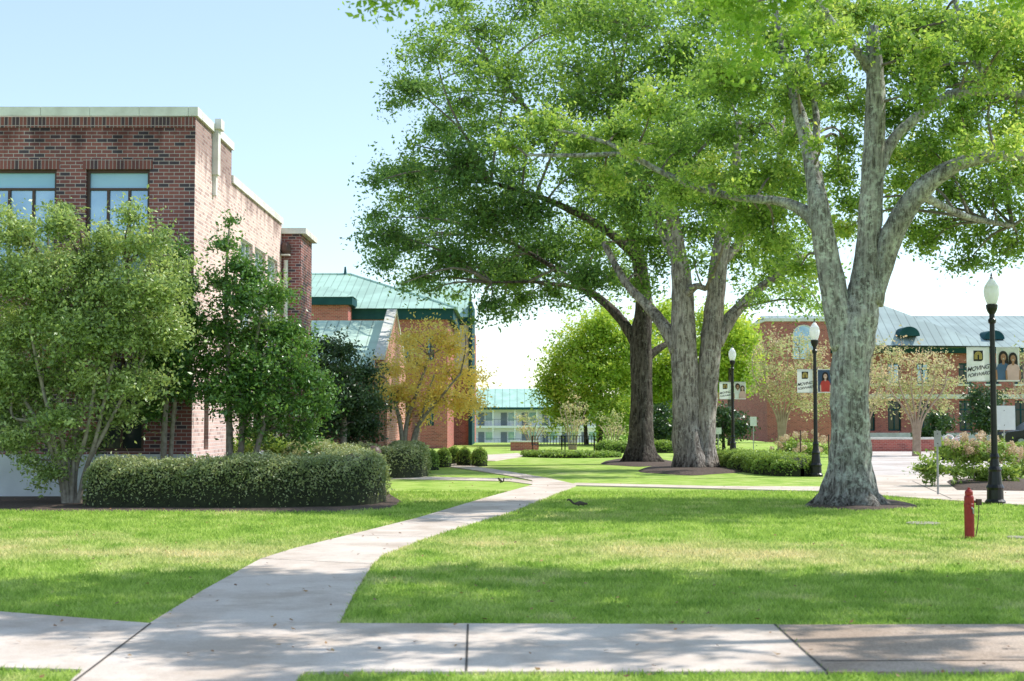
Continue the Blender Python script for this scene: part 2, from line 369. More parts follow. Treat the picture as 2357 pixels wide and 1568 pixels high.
def hedge(name,label,path,w,h,leafm,leaf=.05,dens=900,cat='hedge',group=None,wob=.05,h2=None):
    path=[np.array((p[0],p[1],0.)) for p in path]; cen=np.array(catmull(path,6)); seg=np.linalg.norm(np.diff(cen,axis=0),axis=1); cum=np.concatenate([[0],np.cumsum(seg)]); L=cum[-1]
    root=empty(name,tuple(cen[0]),label,cat,group)
    h2=h2 or h; er=w*.8
    def surf(s,th,k=1.0):
        x=np.interp(s,cum,cen[:,0]); y=np.interp(s,cum,cen[:,1])
        tx=np.interp(np.minimum(s+.2,L),cum,cen[:,0])-np.interp(np.maximum(s-.2,0),cum,cen[:,0]); ty=np.interp(np.minimum(s+.2,L),cum,cen[:,1])-np.interp(np.maximum(s-.2,0),cum,cen[:,1])
        q=np.hypot(tx,ty); tx/=q;ty/=q
        en=np.minimum(np.minimum(s,L-s)/er,1.); en=np.sqrt(np.maximum(1-(1-en)**2,0.0))*.97+.03
        c=np.cos(th); sn=np.sin(th)
        hh=(h+(h2-h)*s/L)
        wv=1+wob*np.sin(s*2.3+1.1)*1.2+wob*np.sin(s*5.1+th*3)+wob*.8*np.sin(s*9.7+th*5)
        lx=w*np.sign(c)*np.abs(c)**.55*en*wv*k; lz=hh*np.abs(sn)**.5*(.45+.55*en)*(1+(wv-1)*.7)*k
        N=np.stack([-ty*c,tx*c,sn],-1)
        return np.stack([x-ty*lx,y+tx*lx,lz],-1),N
    n=int(L*(2*h+2*w)*dens)
    s=RNG.uniform(0,L,n); th=RNG.uniform(0,math.pi,n)
    th=np.where(RNG.uniform(size=n)<.5,th,np.arccos(np.sign(RNG.uniform(-1,1,n))*RNG.uniform(0,1,n)**.5*.999))
    p,N=surf(s,th); p+=N*(RNG.normal(0,.03,size=(n,1))+.05*np.maximum(0,np.sin(s*13+th*9)*np.sin(s*7.3-th*11))[:,None]); p[:,2]=np.maximum(p[:,2],.02)
    rv=.5*RNG.uniform(size=n)+.28*(np.sin(s*7+th*6)*.5+.5)+.25*np.clip(N[:,2],0,1)  # upward faces get lighter leaves, light from above put into the colour
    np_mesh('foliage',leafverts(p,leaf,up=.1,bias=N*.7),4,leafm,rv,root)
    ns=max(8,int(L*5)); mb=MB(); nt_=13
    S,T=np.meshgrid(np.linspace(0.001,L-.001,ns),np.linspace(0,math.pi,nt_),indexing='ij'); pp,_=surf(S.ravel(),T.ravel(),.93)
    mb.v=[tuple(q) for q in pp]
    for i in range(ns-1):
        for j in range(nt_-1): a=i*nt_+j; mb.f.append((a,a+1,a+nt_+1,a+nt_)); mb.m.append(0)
    mb.build('dark_core',M['core'],root,smooth=True); return root  # solid dark fill added under the leaves, standing in for inner shade
# ------------------------------------------------------------------ walls & windows
def wallq(mb,o,u,n,W,z0,z1,ops,depth=.15):
    o=Vector(o);u=Vector(u);n=Vector(n)
    xs=sorted(set([0,W]+[a for q in ops for a in q[:2]])); zs=sorted(set([z0,z1]+[a for q in ops for a in q[2:4]]))
    Q=lambda x,z,d=0: tuple(o+u*x+Vector((0,0,z))-n*d)
    for i in range(len(xs)-1):
        for j in range(len(zs)-1):
            cx=(xs[i]+xs[i+1])/2; cz=(zs[j]+zs[j+1])/2
            if any(q[0]<cx<q[1] and q[2]<cz<q[3] for q in ops): continue
            mb.face([Q(xs[i],zs[j]),Q(xs[i+1],zs[j]),Q(xs[i+1],zs[j+1]),Q(xs[i],zs[j+1])])
    for a,b_,c,d in [q[:4] for q in ops]:
        mb.face([Q(a,c),Q(a,d),Q(a,d,depth),Q(a,c,depth)]); mb.face([Q(b_,c),Q(b_,c,depth),Q(b_,d,depth),Q(b_,d)])
        mb.face([Q(a,d),Q(b_,d),Q(b_,d,depth),Q(a,d,depth)]); mb.face([Q(a,c),Q(a,c,depth),Q(b_,c,depth),Q(b_,c)])
def obox(mb,o,u,n,x0,x1,z0,z1,d0,d1):
    pts=[Vector(o)+Vector(u)*x-Vector(n)*d+Vector((0,0,z)) for x in (x0,x1) for d in (d0,d1) for z in (z0,z1)]
    k=len(mb.v); mb.v+=[tuple(p) for p in pts]
    for q in ((0,1,3,2),(4,6,7,5),(0,4,5,1),(2,3,7,6),(0,2,6,4),(1,5,7,3)): mb.f.append(tuple(k+i for i in q)); mb.m.append(mb.cur)
def window(parent,o,u,n,op,nx=2,trans=(),depth=.15,fm='brown',gm='glass',fw=.06,upper=None):
    a,b_,c,d=op[:4]; mb=MB(); e=.004
    obox(mb,o,u,n,a+e,a+fw,c+e,d-e,depth-.07,depth-.005); obox(mb,o,u,n,b_-fw,b_-e,c+e,d-e,depth-.07,depth-.005)
    obox(mb,o,u,n,a+fw,b_-fw,d-fw,d-e,depth-.068,depth-.006); obox(mb,o,u,n,a+fw,b_-fw,c+e,c+fw,depth-.068,depth-.006)
    for t in trans: obox(mb,o,u,n,a+fw,b_-fw,t-fw*.4,t+fw*.4,depth-.06,depth-.008)
    zt=trans[-1]-fw*.4 if (trans and upper) else d-fw
    for i in range(1,nx):
        x=a+(b_-a)*i/nx; obox(mb,o,u,n,x-fw*.4,x+fw*.4,c+fw,zt,depth-.062,depth-.007)
    fo=mb.build('window',M[fm],parent)
    mb=MB(); Q=lambda x,z: tuple(Vector(o)+Vector(u)*x+Vector((0,0,z))-Vector(n)*(depth-.012))
    mb.face([Q(a,c),Q(b_,c),Q(b_,zt+.01 if upper else d),Q(a,zt+.01 if upper else d)]); mb.build('pane',M[gm],fo)
    if upper:
        mb=MB(); mb.face([Q(a,zt+.01),Q(b_,zt+.01),Q(b_,d),Q(a,d)]); mb.build('pane',M[upper],fo)
    return fo
# ================================================================== GROUND
mb=MB()
ys=[-60,0,20,40,60,90,120,150,190,230,300,500,1500,4000]; zz=[0,0,0,0,0,0,-.5,-1.5,-2.6,-3.2,-3.3,-3.3,-3.5,-4]
xs=[-3000,-600,-150,-60,-20,0,20,60,150,600,3000]
for y,z in zip(ys,zz):
    for x in xs: mb.v.append((x,y,z))
nx=len(xs)
for j in range(len(ys)-1):
    for i in range(nx-1): mb.f.append((j*nx+i,j*nx+i+1,(j+1)*nx+i+1,(j+1)*nx+i)); mb.m.append(0)
tag(mb.build('lawn',M['grass']),kind='structure')
def gp(l): return [tuple(G(*p)[:2]) for p in l]
PATHS=[]
def slab(name,l,z,mat,joints=()):
    poly=gp(l); PATHS.append(poly)
    mb=MB(); mb.prism(poly,-.02,z)
    mb.cur=1
    for (p,q,w) in joints:
        a=G(*p);b=G(*q); d=(b-a).normalized(); s=Vector((-d.y,d.x,0))*w/2
        mb.face([(v.x,v.y,z+.003) for v in (a-s,b-s,b+s,a+s)])
    return tag(mb.build(name,[mat,M['joint']]),kind='structure')
slab('sidewalk',[(-800,1350),(0,1413),(345,1440),(780,1440),(1783,1443),(1903,1553),(700,1553),(620,1640),(90,1640),(190,1548),(0,1543),(-800,1500)],.02,M['conc'],
     [((347,1441),(140,1600),.018),((1077,1443),(1073,1553),.016),((1783,1443),(1903,1553),.02)])
slab('sidewalk_aggregate',[(1785,1443),(3400,1440),(3400,1553),(1905,1553)],.018,M['agg'],[((1890,1528),(3300,1524),.02)])
ml=[(345,1440),(470,1362),(600,1290),(680,1265),(830,1228),(960,1195),(1110,1150),(1225,1118)]
mr=[(1330,1118),(1180,1180),(1080,1210),(985,1240),(880,1280),(855,1305),(815,1370),(780,1440)]
slab('path',ml+mr,.022,M['conc'],[((600,1290),(857,1303),.012),((800,1235),(985,1240),.012),((960,1195),(1080,1209),.012),((1110,1150),(1225,1160),.012)])
slab('path_far',[(1225,1118),(1330,1118),(1260,1102),(1140,1082),(1060,1070),(985,1060),(900,1056),(900,1060),(960,1066),(1080,1082),(1180,1098),(1225,1108)],.026,M['conc'])
slab('path_side',[(700,1093),(1180,1103),(1240,1112),(1225,1116),(1170,1109),(700,1099)],.018,M['conc'])
slab('sidewalk_right',[(1325,1114),(1640,1121.5),(1910,1123),(2000,1096),(2900,1096),(2900,1200),(2357,1166),(2120,1150),(1910,1134),(1640,1127),(1312,1119)],.03,M['conc'],[((2100,1110),(2190,1152),.02)])
slab('driveway',[(1960,1096),(2900,1095),(2900,1040),(1970,1040)],.016,M['drive'])
slab('path_entrance',[(1120,1048),(1190,1044),(1215,1050),(1140,1062),(1122,1062)],.018,M['conc'])
def bed(name,l,z=.035):
    poly=gp(l); PATHS.append(poly); c=np.mean(poly,axis=0)
    mb=MB(); k=len(poly); rings=[(1,0.),(.9,z*.7),(.6,z),(.2,z*1.1)]
    for s,zc in rings:
        for p in poly: mb.v.append((c[0]+(p[0]-c[0])*s,c[1]+(p[1]-c[1])*s,zc+.004))
    for r in range(3):
        for i in range(k): j=(i+1)%k; mb.f.append((r*k+i,r*k+j,(r+1)*k+j,(r+1)*k+i)); mb.m.append(0)
    mb.f.append(tuple(3*k+i for i in range(k))); mb.m.append(0)
    return tag(mb.build(name,M['mulch'],smooth=True),kind='structure')
def ell(cx,cy,rx,ry,n=28): return [(cx+rx*math.cos(t)*(1+.09*math.sin(3*t)),cy+ry*math.sin(t)*(1+.1*math.sin(5*t))) for t in [2*math.pi*i/n for i in range(n)]]
bed('mulch_bed',ell(1985,1164,125,12),.05); bed('mulch_bed',ell(1590,1082,118,12),.09); bed('mulch_bed',ell(1470,1066,85,8),.09)
bed('mulch_bed',[(-500,1175),(0,1177),(500,1179),(760,1180),(900,1172),(925,1155),(900,1140),(860,1100),(500,1096),(0,1100),(-500,1100)],.03)
bed('mulch_bed',[(2175,1112),(2200,1132),(2360,1134),(2420,1128),(2400,1108),(2250,1104)],.12)
def pip(poly,x,y):
    ins=np.zeros(len(x),bool); k=len(poly)
    for i in range(k):
        x0,y0=poly[i]; x1,y1=poly[(i+1)%k]
        if y0==y1: continue
        c=((y0>y)!=(y1>y))&(x<(x1-x0)*(y-y0)/(y1-y0)+x0); ins^=c
    return ins
n=340000
Y=7.6+24*RNG.uniform(size=n)**1.25; X=RNG.uniform(-1,1,n)*(.40*Y+.8)
ok=np.ones(n,bool)
for p in PATHS: ok&=~pip(p,X,Y)
X=X[ok];Y=Y[ok];n=len(X)
hgt=RNG.uniform(.018,.042,n)*(1+Y/50); wd=.0035+.0003*Y; th=RNG.uniform(0,2*math.pi,n)
bs=np.stack([X,Y,np.zeros(n)],-1); sd=np.stack([np.cos(th),np.sin(th),np.zeros(n)],-1)*wd[:,None]
tip=bs+np.stack([RNG.normal(0,.6,n)*hgt,RNG.normal(0,.6,n)*hgt,hgt],-1)
V=np.stack([bs-sd,bs+sd,tip],1).reshape(-1,3)
tag(np_mesh('grass_blades',V,3,M['blade'],RNG.uniform(size=n)),'short green lawn grass in the foreground with dry yellow patches','grass',kind='stuff')
n=900; Y=8+34*RNG.uniform(size=n)**1.1; X=RNG.uniform(-.42,.42,n)*Y+RNG.uniform(0,.1,n)*Y
c=np.stack([X,Y,np.full(n,.04)],-1)
tag(np_mesh('fallen_leaves',leafverts(c,.045,up=2.2,asp=.6),4,M['l_fallen'],RNG.uniform(size=n)),'small brown fallen leaves scattered over lawn and paths','leaves',kind='stuff')
# ================================================================== HALL (left)
YF=29.2; XC=XW(443,YF)
hall=empty('brick_building',(XC,YF,0),'two storey dark red brick hall with cream parapet, at left behind the hedge','building')
X0=-22.0; ZT=7.72
def zf(py,Y=YF): return P(1178,py,Y).z
O=(X0,YF,0); U=(1,0,0); Nn=(0,-1,0)
w=lambda px: XW(px,YF)-X0
ops=[(w(190),w(338),4.35,zf(390)),(w(-160),w(122),4.35,zf(390)),(w(-420),w(-240),4.35,zf(390)),
     (w(225),w(332),.95,2.85),(w(-160),w(75),.95,2.3)]
mb=MB(); wallq(mb,O,U,Nn,XC-X0,.89,ZT,ops); mb.build('wall',M['brick'],hall)
for i,op in enumerate(ops[:3]): window(hall,O,U,Nn,op,3 if i!=1 else 5,(zf(434),),upper='bglass',gm='glass')
window(hall,O,U,Nn,ops[3],2,(2.2,),gm='dglass'); window(hall,O,U,Nn,ops[4],4,(),gm='dglass')
for a,b_,c,d in ops:
    mb=MB(); mb.box(X0+a-.06,X0+b_+.06,YF-.018,YF-.002,d+.002,d+.21); mb.build('lintel',M['brick_s'],hall)
mb=MB(); mb.box(X0,XC-.01,YF-.02,YF-.002,zf(294),zf(270)); mb.build('soldier_course',M['brick_s'],hall)
mb=MB(); mb.box(X0,XC+.03,YF-.05,YF+.3,.0,.89); mb.build('foundation',M['found'],hall)
mb=MB(); mb.box(XC-.3,XC+.031,YF+.3,40.28,0,.75); mb.build('foundation',M['found'],hall)
zt1=zf(268); zt2=zf(247)
mb=MB(); x=X0
while x<XC: mb.box(x+.004,min(x+1.02,XC+.06)-.004,YF-.06,YF+.4,zt1,zt2); x+=1.02
mb.build('coping',M['cream'],hall)
mb=MB(); y=YF+.4
while y<33: mb.box(XC-.34,XC+.06,y+.004,min(y+1,33.0)-.004,zt1,zt2-.01); y+=1
mb.build('coping',M['cream'],hall)
mb=MB(); y=33
while y<40.2: mb.box(XC-.34,XC+.05,y+.004,min(y+1.05,40.25)-.004,7.12,7.3); y+=1.05
mb.build('coping',M['cream'],hall)
mb=MB(); mb.box(XC-.3,XC+.7,40.2,42.6,6.86,7.02); mb.build('coping',M['cream'],hall)
mb=MB(); mb.box(XC+.002,XC+.13,30.85,31.1,6.95,zt2-.12); mb.box(XC+.003,XC+.08,30.9,31.05,6.5,6.95); mb.box(XC+.062,XC+.2,30.8,31.15,zt2-.12,zt2+.10); mb.build('scupper',M['cream'],hall)
O2=(XC,YF,0);U2=(0,1,0);N2=(1,0,0)
so=[(1.15,1.6,.95,2.6),(5.0,6.6,3.3,6.0),(6.9,8.5,3.3,6.0),(8.8,10.4,3.3,6.0),(5.0,6.6,.95,2.6),(6.9,8.5,.95,2.6),(8.8,10.4,.95,2.6)]
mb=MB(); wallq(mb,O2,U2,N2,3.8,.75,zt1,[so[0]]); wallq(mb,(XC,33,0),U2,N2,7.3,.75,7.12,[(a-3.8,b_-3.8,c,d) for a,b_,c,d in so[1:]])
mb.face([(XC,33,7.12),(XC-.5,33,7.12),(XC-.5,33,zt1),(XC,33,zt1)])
mb.build('wall',M['brick_sunlit'],hall)
window(hall,O2,U2,N2,so[0],1,gm='dglass')
for op in so[1:]: window(hall,O2,U2,N2,op,3,(op[3]-.6,) if op[3]>4 else (),gm='glass' if op[3]>4 else 'dglass',fm='cream' if op[3]>4 else 'brown')
mb=MB(); mb.box(XC,XC+.55,40.3,42.5,0,6.86); mb.build('bay_wall',M['brick'],hall)
mb=MB(); mb.box(XC-8,XC+.35,42.52,46.5,0,3.05); mb.build('wing_wall',M['brick'],hall)
mb=MB(); mb.box(XC+.2,XC+.62,42.52,44.5,3.052,3.28); mb.build('ledge',M['cream'],hall)
mb=MB(); mb.box(X0,XC-.3,YF+.3,40.3,7.0,7.1); mb.build('roof',M['cream'],hall)
mb=MB(); mb.tube([(XC+.14,40.2,6.1),(XC+.14,40.2,.9)],[.06,.06],10); mb.build('downpipe',M['cream'],hall)
mb=MB(); mb.lathe(XC+.14,40.15,[(.02,6.62),(.09,6.6),(.14,6.5),(.15,6.35),(.1,6.28),(.0,6.27)],14); mb.build('wall_lamp',M['brown'],hall)
mb=MB(); mb.box(XC+.02,XC+.26,40.05,40.28,6.22,6.26); mb.build('lamp_shelf',M['cream'],hall)
# ================================================================== GABLED BUILDING
xg=XW(897,50); g=empty('gabled_building',(xg,48,0),'low brick building with pale green metal gable roof and cream coping, behind dark evergreen','building')
ze=P(1178,850,48).z; zr=P(1178,738,52.5).z
mb=MB(); mb.box(xg-9,xg-.32,48,57,0,ze-.02); mb.build('wall',M['brick_arch'],g)
mb=MB(); mb.face([(xg-9,47.6,ze),(xg-.3,47.6,ze),(xg-.3,52.5,zr),(xg-9,52.5,zr)]); mb.face([(xg-9,57.4,ze),(xg-9,52.5,zr),(xg-.3,52.5,zr),(xg-.3,57.4,ze)]); mb.build('roof',M['roof_g'],g)
mb=MB(); k=.3
mb.face([(xg-.3,47.6,0),(xg-.3,47.6,ze+k),(xg-.3,52.5,zr+k),(xg-.3,57.4,ze+k),(xg-.3,57.4,0)][::-1]); mb.face([(xg,47.6,0),(xg,47.6,ze+k),(xg,52.5,zr+k),(xg,57.4,ze+k),(xg,57.4,0)]); mb.face([(xg-.3,47.6,0),(xg,47.6,0),(xg,47.6,ze+k),(xg-.3,47.6,ze+k)])
mb.build('gable_wall',M['brick_arch'],g)
mb=MB()
for (ya,za,yb,zb) in ((47.5,ze+k,52.5,zr+k),(52.5,zr+k,57.5,ze+k)):
    a=[(x_,y_,z_) for x_ in (xg-.32,xg+.04) for (y_,z_) in ((ya,za),(yb,zb),(yb,zb+.13),(ya,za+.13))]
    n0=len(mb.v); mb.v+=a
    for q in ((0,1,2,3),(7,6,5,4),(3,2,6,7),(0,4,5,1),(0,3,7,4),(1,5,6,2)): mb.f.append(tuple(n0+i for i in q)); mb.m.append(0)
mb.build('coping',M['cream'],g)
def archring(mb,ax0,ax1,t,zs,y0,y1):
    cx=(ax0+ax1)/2; r=(ax1-ax0)/2; n=16; ro=r+t
    I=[(ax0,0),]+[(cx-r*math.cos(math.pi*i/n),zs+r*math.sin(math.pi*i/n)) for i in range(n+1)]+[(ax1,0)]
    Oo=[(ax0-t,0)]+[(cx-ro*math.cos(math.pi*i/n),zs+ro*math.sin(math.pi*i/n)) for i in range(n+1)]+[(ax1+t,0)]
    for i in range(len(I)-1):
        a,b_,c,d=I[i],I[i+1],Oo[i+1],Oo[i]
        for y in (y0,y1): mb.face([(p[0],y,p[1]) for p in (a,b_,c,d)])
        mb.face([(a[0],y0,a[1]),(b_[0],y0,b_[1]),(b_[0],y1,b_[1]),(a[0],y1,a[1])]); mb.face([(d[0],y0,d[1]),(c[0],y0,c[1]),(c[0],y1,c[1]),(d[0],y1,d[1])])
xa,xb=XW(878,47),XW(966,47)
mb=MB(); archring(mb,xa+.17,xb-.17,.17,1.75,46.0,47.3); mb.build('entrance_arch',M['brick_arch'],g)
# ================================================================== THREE STOREY BUILDING
xt=XW(1030,75); h3=empty('brick_building',(xt,75,0),'tall red brick building with green metal hip roof and teal fascia, behind the orange tree','building')
xl=XW(600,75); zee=P(1178,712,75).z; yr=82; zrr=P(1178,632,82).z
O=(xl,75,0); ww=xt-xl; ops=[]
for px in (760,850,935,990):
    a=XW(px-9,75)-xl; b_=XW(px+9,75)-xl
    ops+= [(a,b_,4.6,6.0),(a,b_,1.2,2.8)]
mb=MB(); wallq(mb,O,(1,0,0),(0,-1,0),ww,0,zee-.55,ops,.12); mb.face([(xt,75,0),(xt,89,0),(xt,89,zee-.5),(xt,75,zee-.5)]); mb.build('wall',M['brick_far'],h3)
for op in ops: window(h3,O,(1,0,0),(0,-1,0),op,2,gm='glass',fm='teal',depth=.12,fw=.1)
mb=MB(); mb.box(xl-.3,xt+.3,74.7,89.3,zee-.55,zee); mb.build('fascia',M['teal'],h3)
rx1=XW(805,82)
e0=(xl-.5,74.4,zee+.003);e1=(xt+.5,74.4,zee+.003);e2=(xt+.5,89.5,zee+.003); e3=(xl-.5,89.5,zee+.003); r0=(xl-.5,yr,zrr); r1=(rx1,yr,zrr)
mb=MB(); mb.face([e0,e1,r1,r0]); mb.face([e2,e3,r0,r1]); ro=mb.build('roof',M['roof'],h3)
mb=MB(); mb.face([e1,e2,r1]); mb.build('hip_roof',M['roof_y'],h3)
mb=MB(); mb.tube([r0,r1,e1],[.08]*3,6); mb.build('ridge_cap',M['roof'],h3)
mb=MB(); mb.tube([(rx1-.3,yr,zrr),(rx1-.3,yr,zrr+.45)],[.1,.05],6); mb.build('finial',M['teal'],h3)
mb=MB(); xw_=XW(800,73); zw=P(1178,680,73).z
mb.box(xl,xw_,73,74.98,0,zw-.5); mb.build('wing_wall',M['brick_far'],h3)
mb=MB(); mb.box(xl,xw_+.25,72.7,74.97,zw-.5,zw-.1); mb.build('wing_fascia',M['teal'],h3)
mb=MB(); mb.face([(xl,72.6,zw-.09),(xw_+.3,72.6,zw-.09),(xw_-1.2,74.9,zw+.62),(xl,74.9,zw+.62)]); mb.face([(xw_+.3,72.6,zw-.09),(xw_+.3,75.5,zw-.09),(xw_-1.2,74.9,zw+.62)]); mb.build('wing_roof',M['roof'],h3)
xr=XW(1083,84); xq=XW(895,84); z4=P(1178,735,84).z
b4=empty('brick_building',(xr,84,0),'narrow brick stair block with beige panel and green roof, right of the tall brick building','building')
mb=MB(); mb.box(xq,xr,90,97,0,z4-.3); mb.build('rear_wall',M['brick_far'],b4)
mb=MB(); mb.box(XW(1028,84),xr,84,89.99,0,z4-.3); mb.build('wall',M['brick_far'],b4)
mb=MB(); mb.box(XW(1040,84),xr-.02,83.9,83.99,P(0,850,84).z,z4-.35); mb.build('panel',M['cream'],b4)
mb=MB(); mb.box(xr-.12,xr+.1,83.7,90,0,z4+1.0); mb.box(XW(1028,84),xr-.13,83.8,97,z4-.3,z4+.1); mb.build('fascia',M['teal'],b4)
mb=MB(); zk=P(1178,648,90).z; mb.face([(xq,83.6,z4+.11),(xr-.18,83.6,z4+.11),(xr-.18,90,zk),(xq,90,zk)]); mb.face([(xq,97,z4+.11),(xq,90,zk),(xr-.18,90,zk),(xr-.18,97,z4+.11)]); mb.build('roof',M['roof'],b4)
# ================================================================== WHITE FAR BLOCK
Ym=230; zb=-3.2; xm0,xm1=XW(1070,Ym),XW(1370,Ym)
mo=empty('motel_building',(xm0,Ym,zb),'long white two storey block with green roof and balcony railings, in the far distance','building')
zE=P(1178,938,Ym).z; zR=P(1178,893,Ym).z; z1=P(1178,980,Ym).z
mb=MB(); mb.box(xm0,xm1,Ym,Ym+12,zb,zE-.1); mb.build('wall',M['wfar'],mo)
for zq in (z1,zb+.35):
    mb=MB(); mb.box(xm0-.2,xm1,Ym-1.8,Ym-.01,zq-.35,zq); mb.build('balcony',M['white'],mo)
mb=MB(); mb.box(xm0-.5,xm1,Ym-2.2,Ym+12,zE-.35,zE); mb.build('fascia',M['teal'],mo)
mb=MB(); mb.face([(xm0-.5,Ym-2.2,zE+.01),(xm1,Ym-2.2,zE+.01),(xm1,Ym+5,zR),(xm0+1.2,Ym+5,zR)]); mb.face([(xm0-.5,Ym+12,zE+.01),(xm0-.5,Ym-2.2,zE+.01),(xm0+1.2,Ym+5,zR)]); mb.face([(xm0-.5,Ym+12,zE+.01),(xm0+1.2,Ym+5,zR),(xm1,Ym+5,zR),(xm1,Ym+12,zE+.01)]); mb.build('roof',M['roof3'],mo)
for lvl in (z1,zb+.35):
    for px in (1108,1160,1208,1255,1300,1345):
        x=XW(px,Ym); mb=MB(); mb.box(x-.5,x+.5,Ym-.06,Ym-.003,lvl+.01,lvl+2.1); mb.build('door',M['rail'],mo)
        mb=MB(); mb.box(x+.7,x+1.9,Ym-.05,Ym-.003,lvl+.8,lvl+2.1); mb.build('window',M['glass'],mo)
    mb=MB(); mb.box(xm0,xm1,Ym-1.84,Ym-1.76,lvl+.98,lvl+1.05)
    x=xm0
    while x<xm1: mb.box(x,x+.03,Ym-1.82,Ym-1.78,lvl,lvl+.98); x+=.6
    mb.build('railing',M['rail'],mo)
for px in (1090,1135,1185,1235,1290): 
    x=XW(px,Ym); mb=MB(); mb.box(x-.09,x+.09,Ym-1.75,Ym-1.57,zb,zE-.36); mb.build('post',M['white'],mo)
# ================================================================== RIGHT BRICK BUILDING
Yb=100; xb0=XW(1735,Yb); xb1=XW(2700,Yb); zE=P(1178,802,Yb).z
rb=empty('brick_building',(xb0,Yb,0),'long red brick building with grey green roof, at right behind the street lamps','building')
ops=[]; O=(xb0,Yb,0)
for px in (1930,1998,2058,2125,2222,2285,2350,2420,2500,2580):
    a=XW(px-15,Yb)-xb0; b_=XW(px+15,Yb)-xb0; ops+=[(a,b_,P(0,884,Yb).z,P(0,836,Yb).z),(a,b_,P(0,992,Yb).z,P(0,922,Yb).z)]
mb=MB(); wallq(mb,O,(1,0,0),(0,-1,0),xb1-xb0,0,zE,ops,.2); mb.face([(xb0,100,0),(xb0,100,zE),(xb0,118,zE),(xb0,118,0)]); mb.build('wall',M['brick_far'],rb)
for op in ops: window(rb,O,(1,0,0),(0,-1,0),op,2,(op[2]+.7*(op[3]-op[2]),),gm='glass' if random.random()<.4 else 'dglass',fm='teal',depth=.2,fw=.1)
mb=MB(); mb.box(xb0,xb1,Yb-.1,Yb-.004,P(0,918,Yb).z,P(0,908,Yb).z); mb.build('stone_band',M['cream'],rb)
mb=MB(); mb.box(xb0,xb1,Yb-.12,Yb-.004,0,.55); mb.build('plinth',M['cream'],rb)
for op in ops:
    if op[2]>2: mb=MB(); mb.box(xb0+op[0]-.1,xb0+op[1]+.1,Yb-.13,Yb-.005,op[2]-.14,op[2]-.003); mb.build('sill',M['cream'],rb)
mb=MB(); mb.box(xb0-.4,xb1,Yb-.6,Yb-.005,zE-.35,zE); mb.build('fascia',M['teal'],rb)
zR=P(1178,727,108).z
mb=MB(); mb.face([(xb0-.4,99.3,zE+.01),(xb1,99.3,zE+.01),(xb1,108,zR),(xb0+2,108,zR)]); mb.face([(xb1,117,zE),(xb0,117,zE),(xb0+2,108,zR),(xb1,108,zR)]); mb.build('roof',M['roof2'],rb)
pk=P(2030,702,103); xh0=XW(1770,96)
mb=MB(); e=[(xh0,96.5,zE+.1),(XW(2290,98.8),98.8,zE+.1),(XW(2290,98.8)+2,108,zE+.1),(xh0,108,zE+.1)]
mb.face([e[0],e[1],tuple(pk)]); mb.face([e[1],e[2],tuple(pk)]); mb.face([e[3],e[0],tuple(pk)]); mb.build('hip_roof',M['roof2'],rb)
for (px,py,Yd) in ((2090,764,98.6),(2285,772,101.5)):
    c=P(px,py,Yd); mb=MB(); n=12; rad=.72
    arc=[(c.x-rad*math.cos(math.pi*i/n),c.z-.3+rad*.9*math.sin(math.pi*i/n)) for i in range(n+1)]
    mb.face([(x,c.y-.4,z) for x,z in arc]); 
    for i in range(n): mb.face([(arc[i][0],c.y-.4,arc[i][1]),(arc[i+1][0],c.y-.4,arc[i+1][1]),(arc[i+1][0],c.y+3,arc[i+1][1]),(arc[i][0],c.y+3,arc[i][1])])
    mb.build('dormer_vent',M['teal'],rb)
xa,xb=XW(1765,94),XW(1912,94); zt=P(0,740,94).z
mb=MB(); mb.box(xa,xb,94,99.9,0,zt); mb.build('gable_bay',M['brick_far'],rb)
mb=MB(); mb.box(xa-.1,xb+.1,93.9,100,zt+.002,zt+.2); mb.build('bay_coping',M['cream'],rb)
mb=MB(); c=P(1850,795,94); q=.72; arc=[(c.x-q*math.cos(math.pi*i/14),c.z+.6+q*math.sin(math.pi*i/14)) for i in range(15)]
mb.face([(x,93.95,z) for x,z in arc]+[(c.x+q,93.95,c.z-.9),(c.x-q,93.95,c.z-.9)]); aw=mb.build('arched_window',M['glass'],rb)
mb=MB(); 
for i in range(14):
    p_,q_=arc[i],arc[i+1]; mb.tube([(p_[0],93.92,p_[1]),(q_[0],93.92,q_[1])],[.05,.05],4)
for dx in (-q,-.24,.24,q): mb.box(c.x+dx-.03,c.x+dx+.03,93.88,93.94,c.z-.9,c.z+.6)
mb.box(c.x-q,c.x+q,93.87,93.93,c.z+.5,c.z+.6); mb.build('frame',M['cream'],aw)
Yw=68
lw=empty('brick_wall',(XW(2005,Yw),Yw,0),'low curved brick wall with pale cap beside the driveway','wall')
mb=MB(); mb.box(XW(1960,Yw),XW(2150,Yw),Yw,Yw+.4,0,.58); mb.build('wall',M['brick_far'],lw); mb=MB(); mb.box(XW(1958,Yw),XW(2152,Yw),Yw-.05,Yw+.45,.582,.68); mb.build('cap',M['cream'],lw)
lw=empty('brick_wall',(XW(1170,70),70,0),'low brick planter wall in front of the far white block','wall')
mb=MB(); mb.box(XW(1175,70),XW(1240,70),70,70.4,0,.42); mb.build('wall',M['brick_far'],lw); mb=MB(); mb.box(XW(1174,70),XW(1241,70),69.96,70.44,.422,.48); mb.build('cap',M['cream'],lw)
fo=empty('fountain',(XW(2195,74),74,0),'small fountain with low white water jets beyond the hydrangeas','fountain')
mb=MB(); mb.lathe(XW(2195,74),74,[(1.3,0),(1.3,.3),(1.2,.3),(1.15,.2),(0,.2)],20); mb.build('basin',M['brick_far'],fo)
